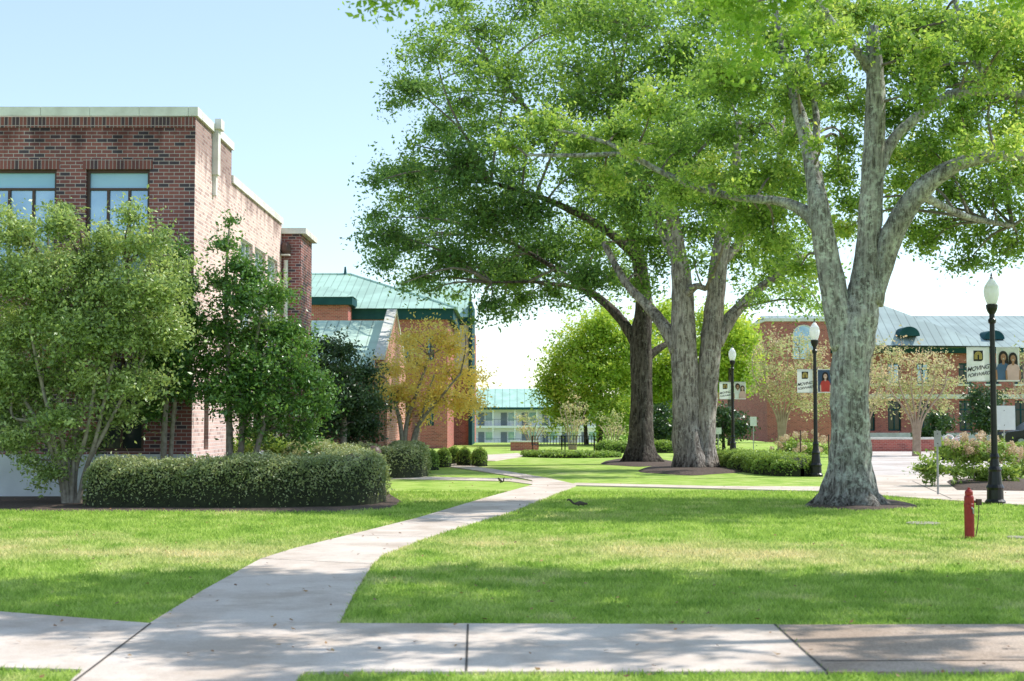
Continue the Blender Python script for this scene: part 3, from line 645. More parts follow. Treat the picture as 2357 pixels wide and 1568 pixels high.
for k in range(8):
    a=k*math.pi/4+.3; mb=MB(); cx,cy=XW(2195,74),74; hh=random.uniform(.25,.45)
    mb.tube([(cx+math.cos(a)*r,cy+math.sin(a)*r,.3+hh*math.sin(math.pi*(.18+r/1.1))) for r in (.05,.2,.4,.6,.8)],[.02,.028,.03,.04,.05],5); mb.build('water_jet',M['pwhite'],fo)
# ================================================================== TREES
gb=G(1958,1166); Yt=gb.y
tree('oak_tree','large lichen covered oak with forked pale trunk, nearest tree at right','tree',tuple(gb),Yt,
 [[(1958,1166,47),(1957,1100,45),(1956,1000,43),(1957,880,43),(1966,780,46),(1984,700,38),(1996,600,29),(2003,480,27),(2013,330,24),(2015,220,22),(2010,120,18),(2012,60,10)]],
 [[(1950,800,35),(1928,710,32),(1905,600,28),(1886,480,24),(1870,390,19,.3),(1848,290,16,.6),(1820,190,11,1),(1795,90,8,1.3),(1780,-20,5,1.5)],
  [(2004,700,28),(2028,610,29),(2062,520,26,-.2),(2115,445,24,-.4),(2190,385,18,-.6),(2270,362,14,-.8),(2400,352,11,-1),(2560,300,7,-1.2)],
  [(2010,440,17),(2050,330,13,.2),(2110,270,12,.4),(2190,220,13,.5),(2280,208,11,.6),(2380,215,9,.8),(2500,150,6,1)],
  [(1885,520,19),(1850,485,15,.2),(1790,463,11,.5),(1700,455,9,.8),(1600,430,8,1),(1520,395,7,1.2),(1440,357,6,1.4),(1330,358,5,1.6),(1210,357,3,1.8)],
  [(1480,375,6,1.3),(1400,330,5,1.5),(1280,298,3,1.8)],
  [(2005,160,14),(1965,110,10,-.2),(1915,50,8,-.3),(1870,-30,6,-.4)],
  [(2270,208,9,.6),(2245,130,8,.8),(2215,60,6,1),(2190,-30,5,1.1)],
  [(2110,440,12,-.3),(2160,470,9,.5),(2230,500,7,1.4),(2330,520,5,2)],
  [(1870,400,10,.4),(1880,280,8,1),(1860,150,6,1.5),(1850,60,4,1.8)]],
 [(1250,285,45,2),(1170,335,40,2),(1340,330,50,2),(1430,300,55,2),(1500,250,60),(1560,350,60),(1630,400,60),(1560,450,50),(1700,430,60),(1760,500,60),(1780,400,60),(1650,300,70),
  (1700,180,90),(1790,90,90),(1730,40,80),(1880,60,70),(1840,220,60),(1920,200,45,2),(2080,90,70),(2160,60,90),(2290,60,100),(2110,180,55),(2130,330,65),(2210,290,60),(2320,150,70),(2330,300,55),(2080,420,45,2),
  (2190,440,60,2),(2290,440,65,2),(2170,520,55,3),(2260,540,70,3),(2340,560,60,3),(2230,600,45,3),(2140,560,40,3),(1950,330,40,2),(1960,470,35,2),(1980,40,60,2),(2420,100,110),(2480,300,110),(2450,480,90),(2560,200,120),(1780,560,50,2),(1840,620,40,3),(1400,420,45,2),
  (1900,140,60,3),(1960,250,60,3.5),(1930,400,55,4),(2070,260,60,3.5),(2060,360,55,4),(2160,150,70,3),(2250,220,70,3.5),(2250,360,70,4),(2340,400,60,4),(1820,330,55,3),(1940,530,40,4),(2080,480,45,4),(2060,40,70,3),(1900,20,70,3),(2350,60,90,3),(2150,380,55,4),(2040,140,50,3),(2350,230,70,3),(2100,530,35,4),(1700,520,45,3),(1640,470,45,3),(1520,330,50,3),
  (2120,215,40,-.8),(2060,90,40,-.8),(2210,250,40,-.9),(2300,190,45,-.9),(1830,170,40,-.6),(1880,330,24,-.6),(2230,330,34,-1.6),(2330,330,40,-1.8),(2150,110,50,-1),(1940,80,35,-1),(2250,100,50,-.6),(1600,400,35,.2),(1450,345,30,.6),(1690,430,26,0),(2330,80,50,-1)],
 M['l_olive'],M['bark'],leaf=.10,nspr=36,nleaf=30,sig=.15,spread=1.6,bias=1.8,flare=.95,fh=.36,twigr=.008,sides=22,crown2=(M['l_oak'],[13,14,18,20,27,28,29,30,31,32,33,44,45,46,47,50,51,53,55,58,61,5,11,22,64]),lobes=6,jit=.045,mult=1.3)
gb=G(1598,1082); Yt=gb.y
tree('oak_tree','grey twin stemmed oak standing between the dark trunk and the nearest oak','tree',(gb.x,gb.y,0),Yt,
 [[(1586,1082,36),(1582,1000,33),(1578,900,31),(1574,780,29),(1571,680,25),(1562,590,19),(1545,480,15),(1530,350,10)],
  [(1618,1082,26,.1,1),(1622,980,25,.1),(1628,880,24),(1638,790,25),(1645,700,22),(1655,600,20),(1674,500,17),(1690,400,12),(1700,280,8)]],
 [[(1562,810,19),(1535,760,16,.3),(1490,705,12,.8),(1440,650,9,1.2),(1390,560,7,2)],
  [(1648,790,19),(1683,730,15,.2),(1730,680,11,.8),(1780,640,8,1),(1850,590,5,1)],
  [(1572,690,12),(1600,660,8,-.5),(1625,665,6,-.8)],[(1560,600,14),(1500,480,10,1),(1450,340,8,2),(1420,200,6,2)],[(1650,620,12),(1760,480,8,1),(1800,330,6,1)]],
 [(1450,60,110),(1430,220,110),(1560,130,120),(1560,280,110),(1590,430,110),(1600,530,65),(1700,580,75),(1500,560,85),(1450,480,85),(1780,640,65),(1850,690,45),(1730,300,110),(1660,30,105),(1720,470,95),(1810,560,75),(1480,660,40),(1740,680,35),(1880,640,40),(1340,160,95),(1350,30,95),(1830,420,85),(1850,250,85),(1400,350,85),(1650,200,105),(1600,600,34),(1880,500,60),(1890,710,28),(1530,-20,90),(1510,400,80),(1660,500,45,-4),(1520,480,55,-4),(1600,330,60,-4),(1440,400,50,-3)],
 M['l_oak'],M['bark2'],leaf=.15,nspr=54,nleaf=30,sig=.28,spread=4.5,bias=1,flare=.55,fh=.45,twigr=.013,sides=18,mult=1.1)
gb=G(1476,1068); Yt=gb.y
tree('oak_tree','oak with dark straight trunk and wide crown reaching far left over the path','tree',(gb.x,gb.y,0),Yt,
 [[(1476,1068,30),(1476,980,27),(1476,880,25),(1476,780,25),(1482,700,20),(1470,600,16),(1440,500,13),(1420,380,10),(1400,250,7)]],
 [[(1468,800,13),(1440,750,12,.2),(1400,705,10,.6),(1350,665,8,1),(1280,620,6,1),(1180,560,4,1)],
  [(1484,830,11),(1520,800,8,.2),(1550,785,6,.5)],[(1465,590,12),(1380,520,9,-1),(1260,460,7,-2),(1130,420,4,-2)],
  [(1440,500,10),(1340,380,8,1),(1220,260,6,2),(1130,150,4,2)],[(1350,665,6,1),(1240,650,4,-1),(1130,650,2.5,-2)]],
 [(1000,120,65),(950,200,42),(1110,70,75),(1060,230,75),(1170,180,95),(1300,70,100),(1250,310,95),(1000,290,35),(950,400,60),(890,405,36),(1070,380,90),(1000,480,85),(900,540,48),(880,600,34),(1130,500,95),(1040,600,65),(960,640,34),(1150,620,65),(1130,700,32),(1160,725,20,-1),(1250,580,90),(1270,670,36),(1370,560,90),(1390,430,110),(1350,640,50),(1200,690,34),(940,560,44),(870,500,26),(1230,-20,105),(1060,10,50),(930,130,20),(920,460,30),(1420,640,45),(910,240,24),(860,420,18),(1050,680,24),(1180,400,70),(1100,300,60),(1320,240,80),(990,200,40),(1040,310,40),(940,330,24),(1090,150,55),(960,90,24),(1030,60,35),(850,560,16),(920,655,16),(1100,740,14,-1),(990,670,16),(1310,700,16),(1180,640,40),(1220,480,60),(1330,400,60)],
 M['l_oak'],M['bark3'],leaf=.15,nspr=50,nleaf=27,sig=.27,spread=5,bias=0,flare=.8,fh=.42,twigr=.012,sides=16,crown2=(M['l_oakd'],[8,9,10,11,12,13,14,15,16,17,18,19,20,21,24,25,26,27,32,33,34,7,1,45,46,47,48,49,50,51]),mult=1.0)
# near overhanging tree
cl0=[(1700,60,60,0),(1760,120,50,0),(1650,-20,60,0),(1740,-40,80,0),(1820,-10,60,0),(1700,150,30,0),(1850,80,30,0),(880,8,22,-1),(930,-15,35,-1),(960,-60,60,-1),(1900,-120,120,0),(2200,-60,90,0),(2340,-10,50,0)]
root=empty('oak_tree',(15.5,15.5,0),'near tree outside the frame, its lime green branch hanging in at the top','tree')
mb=MB(); mb.tube(catmull([(15.5,15.5,-.05),(15.4,15.4,3),(15.0,15.6,5.5),(14.2,15.8,8)],5),list(np.linspace(.42,.2,16)),14,.8,.4,.05); mb.build('trunk',M['bark'],root,smooth=True)
limbs0=[[(15.0,15.6,5.5),(11,15.5,8),(7,15.5,9),(3,15.5,9.4),(1.,15,9.4)],[(15,15.6,5.8),(11,13.5,6.5),(6,12.4,6.6),(3,12.1,6.0),(2.0,12,5.4)],[(3,15.5,9.4),(1,13,7.8),(-.3,11.3,5.9),(-1,11,5.1)],[(14.2,15.8,8),(11,17.5,9.5),(8,18,10)],[(14.2,15.8,8),(13,12,9.5),(10,10.5,9.8)]]
for l in limbs0:
    w_=catmull(l,5); mb=MB(); mb.tube(w_,list(np.linspace(.13,.012,len(w_))),8,0,1,.04); mb.build('limb',M['bark'],root,smooth=True)
A=[];RV=[]
for px,py,r,d in cl0:
    c=P(px,py,12+d); a,b_,s_=clumpleaves([(tuple(c),r*12/FP)],.07,13*(r/50)**2+4,18,.10); A.append(a);RV.append(b_)
A=np.concatenate(A); lo=np_mesh('crown',leafverts(A,.07),4,M['l_lime'],np.concatenate(RV),root)
A=[];RV=[]
for k in range(100):
    c=(random.uniform(1.0,17),random.uniform(14.5,18.2),random.uniform(8.9,10.6)); a,b_,s_=clumpleaves([(c,random.uniform(.45,.85))],.16,26,30,.15); A.append(a);RV.append(b_)
for k in range(42):
    c=(random.uniform(.5,16),random.uniform(10.8,14.0),random.uniform(8.0,10.4)); a,b_,s_=clumpleaves([(c,random.uniform(.3,.55))],.16,14,26,.12); A.append(a);RV.append(b_)
A=np.concatenate(A); np_mesh('crown',leafverts(A,.16),4,M['l_oakd'],np.concatenate(RV),root)
def shrub(name,label,base,Y,stems,clumps,lm,bm,leaf,nspr,nleaf,sig,spread,bias=0,cat='shrub',group=None,flare=.2,mult=1.,twfrac=.3,autob=True):
    b=Vector(base)
    return tree(name,label,cat,(b.x,b.y,0),Y,stems,[],clumps,lm,bm,leaf,nspr,nleaf,sig,spread,bias,flare,.2,8,group,.006,.05,None,autob,mult=mult,twfrac=twfrac)
Ys=26.9; bx=P(165,1152,Ys)
st=[]
for tx,ty in ((20,800),(70,700),(120,620),(190,600),(240,680),(290,620),(100,850),(330,760),(30,900),(180,760)):
    st.append([(165+(tx-165)*.1,1152,6,0,1),(165+(tx-165)*.22+random.uniform(-8,8),1080,5,random.uniform(-.1,.1)),(165+(tx-165)*.5,980,4.5,random.uniform(-.3,.3)),(tx,ty+60,3.2,random.uniform(-.5,.3)),(tx,ty,2.2)])
shrub('shrub','big multi stemmed pale green shrub covering the left hall windows',(bx.x,bx.y,0),Ys,st,
 [(40,540,50),(140,520,45),(300,500,28),(250,560,50),(330,560,50),(100,640,80),(230,660,85),(350,660,60),(-40,640,90),(50,760,85),(190,770,95),(320,770,80),(70,870,80),(200,890,75),(320,880,65),(-30,850,85),(380,620,38),(10,950,65),(130,960,50),(390,760,40),(15,490,20),(150,480,18),(310,470,14),(270,960,40),(-50,500,45),(100,1090,32,0),(150,1040,34,0),(380,550,20),(200,600,50),(130,480,14),(60,600,40),(290,690,50),(130,720,50),(20,1010,34),(60,1010,32,-.2),(210,1010,30),(130,1090,24,-.1),(60,1060,20)],
 M['l_shrub'],M['stem'],.085,34,30,.14,.55,-.1,mult=1.55)
b2=P(375,1060,28.5)
shrub('shrub','narrow dark green evergreen between the pale shrub and the hall corner',(b2.x,b2.y,0),28.4,[[(375,1140,8),(378,1000,7),(385,850,6),(395,650,3)],[(385,1140,6,0,1),(400,950,5),(420,800,3)]],
 [(405,590,32),(400,660,45),(415,740,50),(400,820,60),(360,880,55),(420,890,45),(370,800,50),(360,700,45),(440,800,28),(350,950,35),(440,720,28),(430,650,26)],M['l_holly'],M['stem'],.085,44,28,.11,.15)
b3=P(545,1120,28.7)
shrub('holly_tree','tall glossy green holly beside the right corner of the brick hall',(b3.x,b3.y,0),28.7,[[(530,1130,8,0,1),(528,1000,8),(525,850,6),(520,650,4),(528,520,2)],[(550,1130,8),(560,980,7,.1),(580,850,5),(600,720,3)],[(570,1130,7,0,1),(600,1000,6,-.2),(650,880,4,-.2),(680,800,3,-.2)]],
 [(528,510,14),(522,560,24),(545,610,34),(580,630,30),(505,650,34),(560,690,55),(630,680,40),(500,760,45),(590,770,70),(660,760,40),(480,830,36),(540,850,65),(630,850,75),(690,800,34),(700,870,44),(560,930,58),(650,930,60),(730,930,40),(745,880,22),(500,900,42),(600,990,35),(690,990,40)],M['l_holly'],M['stem'],.09,36,28,.13,.45,mult=1.3)
b4_=P(790,1040,41)
shrub('holly_tree','rounded dark evergreen tree in front of the gabled building',(b4_.x,b4_.y,0),41,[[(790,1085,9),(790,950,7),(785,820,4)]],
 [(750,800,35),(790,810,32),(760,860,50),(830,860,40),(790,920,70),(735,930,45),(855,930,34),(800,980,55),(740,990,40),(850,985,28),(725,850,30)],M['l_dark'],M['stem'],.11,60,28,.16,1.0)
shrub('orange_tree','small tree with orange and yellow autumn leaves in front of the tall brick building',(XW(930,46),46,0),46,[[(925,1072,6),(922,980,5),(900,900,3),(880,860,2)],[(932,1072,6,0,1),(935,980,5),(960,900,4),(990,820,2)],[(938,1072,5,0,1),(960,985,5),(1010,920,3),(1060,860,2)],[(942,1072,4,0,1),(970,960,3),(1000,860,2)]],
 [(950,780,35),(1010,775,35),(1040,800,38),(900,850,38),(960,840,50),(1030,860,50),(1090,870,35),(870,870,20),(920,900,42),(990,920,55),(1060,930,42),(1100,930,25),(960,960,30),(880,910,22),(930,790,20),(1070,760,15),(985,750,15)],M['l_orange'],M['stem'],.11,38,16,.2,1.0,.2,cat='tree')
for lab,Yq,st,cl,bp in (
 ('rounded yellow green tree left of the dark oak trunk, behind the lawn',84,[[(1385,1030,6),(1385,940,5),(1380,860,3)],[(1350,1030,5,0,1),(1345,950,4),(1330,880,2)]],
  [(1380,750,45),(1340,790,50),(1420,780,50),(1300,840,50),(1370,850,75),(1440,870,60),(1280,900,42),(1340,920,65),(1420,950,60),(1265,870,30),(1400,722,25),(1300,950,40),(1480,800,40)],1380),
 ('yellow green tree seen between the dark and twin oak trunks, behind the lawn',86,[[(1560,1030,6),(1560,920,5),(1560,840,3)],[(1540,1030,4,0,1),(1530,930,3)]],
  [(1540,760,50),(1550,830,50),(1530,900,50),(1580,880,45),(1510,940,40),(1560,950,40),(1530,720,30),(1500,860,35)],1555),
 ('yellow green tree behind the far street lamp, right of the twin oak',82,[[(1680,1030,6),(1680,920,5),(1680,840,3)]],
  [(1680,760,45),(1640,740,40),(1710,780,30),(1690,830,45),(1660,880,45),(1710,860,25),(1650,820,45),(1610,800,30)],1680)):
    shrub('maple_tree',lab,(XW(bp,Yq),Yq,0),Yq,st,cl,M['l_yg'],M['bark3'],.22,90,28,.34,2.0,cat='tree',group='yellow green trees behind the lawn')
for lab,Yq,bp,cl,lm in (
 ('crape myrtle with peach leaves behind the middle street lamp',62,1800,[(1780,800,35),(1830,790,35),(1870,820,40),(1760,850,35),(1820,860,45),(1880,880,35),(1780,900,35),(1840,920,38),(1750,810,20),(1895,850,30),(1740,890,22)],M['l_peach']),
 ('crape myrtle with peach leaves and bare tan stems right of the nearest oak trunk',60,2110,[(2060,820,35),(2110,830,38),(2160,840,35),(2040,870,35),(2090,890,42),(2150,890,42),(2190,880,25),(2030,920,30),(2170,930,30),(2100,940,30)],M['l_peach']),
 ('crape myrtle with sparse peach leaves hidden partly by the nearest oak trunk',64,1990,[(1990,830,35),(2020,870,35),(2010,930,30),(1900,900,35),(1880,940,25),(2020,800,22)],M['l_peach']),
 ('crape myrtle at the right edge with pale green and orange leaves',58,2400,[(2350,820,28),(2380,880,40),(2345,900,25),(2420,830,50),(2440,900,50)],M['l_peach']),
 ('small bare leafed tree in front of the far white block',75,1225,[(1205,965,15),(1235,965,16),(1220,985,18),(1245,990,12),(1200,990,12)],M['l_peach']),
 ('thin small tree with sparse buff leaves below the yellow green tree',72,1318,[(1310,940,18),(1330,935,16),(1300,965,18),(1335,970,20),(1318,990,18),(1325,915,10)],M['l_peach']),
 ('thin small tree with sparse buff leaves left of the dark oak trunk',70,1410,[(1400,965,16),(1420,960,15),(1410,990,18),(1430,990,12)],M['l_peach'])):
    by=1.65*FP/Yq+960; small=Yq>=70; ty=min(c_[1] for c_ in cl)
    st=[]
    for k in range(6):
        tx=bp+(k-2.5)*(11 if small else 26); st.append([(bp+(k-2.5)*3,by,1.5 if small else 3,0,1),(bp+(k-2.5)*5,by-(by-ty)*.35,1.3 if small else 2.5),(tx,by-(by-ty)*.7,1 if small else 1.6),(tx+random.uniform(-8,8),ty+20,.6 if small else .9)])
    shrub('small_tree' if small else 'crape_myrtle',lab,(XW(bp,Yq),Yq,0),Yq,st,cl,lm,M['myrtle'],.12,30 if not small else 9,15,.24 if not small else .15,1.0,cat='tree')
for lab,Yq,bp,cl in (('small dark magnolia against the right brick building, beside the nearest lamp',80,2265,[(2255,910,28),(2285,915,25),(2265,945,35),(2245,960,22),(2295,955,22),(2270,985,30)]),
 ('dark evergreen by the far wall behind the peach myrtle stems',84,2160,[(2155,965,20),(2175,975,18),(2150,990,18),(2130,1000,16)]),
 ('dark evergreen shrub between the far lamp and the twin oak',72,1665,[(1670,950,22),(1655,980,26),(1700,985,26),(1640,1000,18)]),
 ('dark evergreen shrub just left of the twin oak trunk',76,1530,[(1525,950,22),(1515,985,24),(1545,990,20),(1530,1015,22)])):
    by=1.65*FP/Yq+960
    shrub('evergreen_tree',lab,(XW(bp,Yq),Yq,0),Yq,[[(bp,by,4),(bp,by-40,3),(bp,min(c_[1] for c_ in cl),1)]],cl,M['l_dark'],M['bark3'],.18,40,24,.22,.8,cat='tree')
for lab,Yq,cl,fl in (
 ('hydrangea shrub with dried tan flower heads beside the nearest lamp post',34,[(2200,1040,28),(2240,1050,35),(2290,1045,35),(2150,1075,30),(2200,1085,30),(2250,1090,28),(2310,1090,28),(2130,1080,18),(2280,1100,20)],[(2190,1015),(2215,1005),(2240,1020),(2265,1000),(2290,1015),(2315,1025),(2240,1045),(2300,1050),(2210,1040),(2330,1040),(2270,1035)]),
 ('hydrangea shrub with tan flower heads behind the middle lamp post',47,[(1810,1035,22),(1840,1030,25),(1880,1035,25),(1790,1050,15),(1860,1055,18)],[(1800,1015),(1820,1005),(1845,1010),(1865,1000),(1885,1012),(1900,1020),(1830,1030),(1875,1030),(1790,1030),(1850,1040)]),
 ('green shrub with tan flower heads at the right frame edge',38,[(2350,1060,30),(2390,1060,40),(2345,1085,20),(2420,1080,35)],[(2350,1035),(2370,1030),(2400,1040),(2345,1060)])):
    root=empty('hydrangea_shrub',(XW(cl[0][0],Yq),Yq,0),lab,'shrub')
    A=[];RV=[]
    for px,py,r in cl:
        c=P(px,py,Yq+random.uniform(-.5,.5)); rr=r*Yq/FP; a,b_,s_=clumpleaves([(tuple(c),rr)],.09,34,22,.09); A.append(a);RV.append(b_)
    A=np.concatenate(A); A[:,2]=np.abs(A[:,2]); np_mesh('foliage',leafverts(A,.1),4,M['l_hedge2'],np.concatenate(RV),root)
    A=[]
    for px,py in fl:
        for k in range(3):
            c=P(px+random.uniform(-14,14),py+random.uniform(-10,10),Yq+random.uniform(-.7,.2)); A.append(np.array(c)+norm(RNG.normal(size=(90,3)))*RNG.uniform(.05,.11,(90,1)))
    A=np.concatenate(A); np_mesh('flower_heads',leafverts(A,.045,asp=.8),4,M['l_flower'],RNG.uniform(size=len(A)),root)
    mb=MB(); cx=XW(cl[0][0],Yq)
    for px,py,r in cl:
        c=P(px,py,Yq); mb.tube([(c.x,Yq,0),(c.x+.03,Yq,c.z*.5),tuple(c)],[.015,.012,.006],4,cap=False)
    mb.build('stems',M['stem'],root)
def gpt(px,Y): return (XW(px,Y),Y)
hedge('hedge','long low clipped hedge curving around in front of the brick hall, nearest hedge',[gpt(205,26.4),gpt(400,26.3),gpt(600,26.3),gpt(760,26.6),gpt(815,27.6),gpt(790,29.6),gpt(735,32),gpt(700,34)],.62,.84,M['l_hedge'],.055,1500,h2=1.05,wob=.04)
hedge('hedge','dark trimmed hedge behind the brown bollard light',[gpt(800,39),gpt(870,38.5),gpt(935,39),gpt(945,42),gpt(920,44)],.5,.85,M['l_hedge'],.07,900)
for i,(px,Yq) in enumerate(((992,44.5),(1021,47),(1045,50),(1069,48.5),(1104,48))):
    hedge('boxwood_shrub',['round clipped shrub next to the dark trimmed hedge, first of the row','second round clipped shrub from the dark hedge','third round clipped shrub from the dark hedge','fourth round clipped shrub from the dark hedge','last round clipped shrub at the right end of the row'][i],[(XW(px,Yq)-.26,Yq),(XW(px,Yq),Yq),(XW(px,Yq)+.26,Yq)],.34,.56,M['l_hedge2'],.065,1600,cat='shrub',group='row of round clipped shrubs')
hedge('hedge','bright green low hedge between the twin oak and the middle lamp post',[gpt(1665,47),gpt(1740,43.5),gpt(1800,41),gpt(1845,39.6)],.7,.55,M['l_hedge2'],.07,1100)
hedge('hedge','low ground hugging hedge left of the dark oak trunk',[gpt(1225,60),gpt(1300,58),gpt(1420,59)],.7,.22,M['l_hedge2'],.1,600)
hedge('hedge','small green hedge behind the dark oak trunk',[gpt(1370,66),gpt(1440,66),gpt(1560,66)],.6,.5,M['l_hedge2'],.1,600)
hedge('hedge','low hedge along the driveway behind the hydrangeas',[gpt(2160,55),gpt(2240,54),gpt(2420,53)],.6,.6,M['l_hedge2'],.09,600)
shrub('shrub','low bright green shrub at the foot of the hall corner',(XW(620,33),33,0),33,[[(620,1110,3),(620,1060,2)]],[(600,1010,25),(630,1030,30),(570,1035,28),(660,1040,20),(530,1035,20)],M['l_hedge2'],M['stem'],.08,30,24,.1,.3)
A=[];RV=[]
for k in range(70):
    x=random.uniform(-70,110); c=(x,random.uniform(255,280),random.uniform(-1,4.5)+1.8*math.sin(x*.2)); a,b_,s_=clumpleaves([(c,3.2)],.7,26,12,.9); A.append(a);RV.append(b_)
A=np.concatenate(A); tag(np_mesh('distant_woods',leafverts(A,.8),4,M['l_oak'],np.concatenate(RV)),'far off green woods behind the white block','woods',kind='stuff')
# ================================================================== LAMPS
def text(s,size,x,y,z,parent,mat,shear=.45,rot=0.):
    cu=bpy.data.curves.new('t','FONT'); cu.body=s; cu.size=size; cu.shear=shear; cu.offset=size*.012; cu.align_x='CENTER'; cu.space_character=.92
    o=bpy.data.objects.new('t',cu); C.objects.link(o); dg=bpy.context.evaluated_depsgraph_get(); me=bpy.data.meshes.new_from_object(o.evaluated_get(dg)); bpy.data.objects.remove(o)
    me.transform(Matrix.Translation(Vector((x,y,z))-ORG[parent.name])@Matrix.Rotation(R(90),4,'X')@Matrix.Rotation(R(rot),4,'Z'))
    for v in me.vertices: v.co.z+=.004*math.sin(v.co.x*90)
    me.materials.clear(); me.materials.append(mat); return link('lettering',me,parent)
def disc(mb,cx,cz,rx,rz,y,n=18):
    mb.face([(cx+rx*math.cos(2*math.pi*i/n),y,cz+rz*math.sin(2*math.pi*i/n)) for i in range(n)])
PM=['skin1','skin2','hair','hair2','navy','pink','pred','pwhite','beige','pblue']
def figure(mb,x,z0,h,skin,hair,shirt,y,long=True):
    k=h; I=lambda s: PM.index(s)
    mb.cur=I(hair)
    disc(mb,x,z0+.80*k,.155*k,.19*k,y-.001)
    if long: mb.face([(x-.17*k,y-.0015,z0+.45*k),(x+.17*k,y-.0015,z0+.45*k),(x+.155*k,y-.0015,z0+.82*k),(x-.155*k,y-.0015,z0+.82*k)])
    mb.cur=I(shirt); mb.face([(x-.23*k,y-.003,z0),(x+.23*k,y-.003,z0),(x+.25*k,y-.003,z0+.38*k),(x+.19*k,y-.003,z0+.53*k),(x+.06*k,y-.003,z0+.58*k),(x-.06*k,y-.003,z0+.58*k),(x-.19*k,y-.003,z0+.53*k),(x-.25*k,y-.003,z0+.38*k)])
    mb.cur=I(skin)
    mb.face([(x-.045*k,y-.004,z0+.53*k),(x+.045*k,y-.004,z0+.53*k),(x+.04*k,y-.004,z0+.68*k),(x-.04*k,y-.004,z0+.68*k)])
    for s in (-1,1): mb.face([(x+s*.20*k,y-.0045,z0+.02*k),(x+s*.27*k,y-.0045,z0+.02*k),(x+s*.28*k,y-.0045,z0+.33*k),(x+s*.22*k,y-.0045,z0+.36*k)])
    disc(mb,x,z0+.77*k,.092*k,.125*k,y-.005)
    mb.cur=I('hair'); 
    for s in (-1,1): disc(mb,x+s*.035*k,z0+.79*k,.013*k,.009*k,y-.006,8)
    mb.cur=I('pwhite'); disc(mb,x,z0+.72*k,.033*k,.012*k,y-.006,8)
def lamp(base,label,scene):
    x,y=base; r=empty('street_lamp',(x,y,0),label,'street lamp','black street lamps with banners')
    mb=MB(); mb.lathe(x,y,[(.19,0),(.19,.06),(.155,.1),(.15,.28),(.17,.32),(.135,.38),(.11,.62),(.125,.66),(.09,.72),(.075,.86),(.09,.9),(.068,.96)],16); mb.build('base',M['black'],r,smooth=False)
    mb=MB(); mb.lathe(x,y,[(.06,.9),(.054,2.2),(.046,3.42),(.07,3.44),(.075,3.5),(.05,3.53),(.05,3.6),(.085,3.66),(.105,3.72),(.11,3.78),(.08,3.8)],14); mb.build('pole',M['black'],r)
    mb=MB(); mb.lathe(x,y,[(.085,3.8),(.11,3.86),(.138,3.96),(.145,4.05),(.13,4.12),(.135,4.125),(.09,4.2),(.05,4.26),(.02,4.29)],20); mb.build('globe',M['globe'],r,smooth=True)
    mb=MB(); mb.lathe(x,y,[(.03,4.285),(.035,4.30),(.012,4.32),(.02,4.345),(.005,4.40)],8); mb.build('finial',M['black'],r)
    zt,zb_=2.97,2.33; 
    for s in (-1,1):
        x0=x+s*.065; x1=x+s*.50
        for zz_ in (zt,zb_):
            mb=MB(); mb.tube([(x+s*.04,y,zz_),(x1+s*.02,y,zz_)],[.011,.011],8); mb.build('banner_arm',M['black'],r)
        a,b_=min(x0,x1),max(x0,x1)
        mb=MB(); n=8
        for i in range(n):
            xa=a+(b_-a)*i/n; xb=a+(b_-a)*(i+1)/n; mb.face([(xa,y-.011,zb_-.01),(xb,y-.011,zb_-.01),(xb,y-.011,zt+.012),(xa,y-.011,zt+.012)])
        bn=mb.build('banner',M['vinyl'],r); cx=(a+b_)/2; f=y-.024
        if s<0:
            lx,lz=cx,zt-.16
            mb=MB(); mb.face([(lx-.09,f,lz-.10),(lx+.06,f,lz-.10),(lx+.09,f,lz-.07),(lx+.09,f,lz+.10),(lx-.09,f,lz+.10)]); mb.cur=1
            for rr in (.064,.044,.024):
                arc=[(lx-rr,lz-.065)]+[(lx-rr*math.cos(math.pi*i/10),lz+.01+rr*math.sin(math.pi*i/10)) for i in range(11)]+[(lx+rr,lz-.065)]
                for i in range(len(arc)-1):
                    (ax,az),(bx_,bz)=arc[i],arc[i+1]; dx,dz=bx_-ax,bz-az; L=math.hypot(dx,dz) or 1; nx_,nz_=-dz/L*.006,dx/L*.006
                    mb.face([(ax-nx_,f-.003,az-nz_),(bx_-nx_,f-.003,bz-nz_),(bx_+nx_,f-.003,bz+nz_),(ax+nx_,f-.003,az+nz_)])
            mb.build('logo',[M['ink'],M['gold']],bn)
            text('MOVING',.112,cx-.01,f-.001,zt-.43,bn,M['ink'],rot=9); text('FORWARD',.092,cx+.005,f-.001,zt-.54,bn,M['ink'],rot=9)
        else:
            mb=MB()
            bg={'two':'beige','one':'pblue','pair':'beige'}[scene]; mb.cur=PM.index(bg); mb.face([(a+.012,f+.006,zb_+.02),(b_-.012,f+.006,zb_+.02),(b_-.012,f+.006,zt-.015),(a+.012,f+.006,zt-.015)])
            if scene=='two': figure(mb,cx-.09,zb_+.02,.56,'skin1','hair','navy',f); figure(mb,cx+.09,zb_+.02,.53,'skin1','hair','pink',f-.01)
            elif scene=='one': figure(mb,cx,zb_+.02,.56,'skin2','hair','pred',f)
            else: figure(mb,cx-.09,zb_+.02,.58,'skin1','hair','pwhite',f,False); figure(mb,cx+.09,zb_+.02,.5,'skin2','hair2','pink',f-.01)
            mb.build('portrait',[M[q] for q in PM],bn)
    return r
lamp((XW(2286,27.0),27.0),'nearest black street lamp with banner of two smiling women, at the right edge','two')
lamp((XW(1876,39.6),39.6),'middle black street lamp with banner of one woman on dark blue background','one')
lamp((XW(1686,54),54),'farthest black street lamp with banner of a man and woman in pale tops','pair')
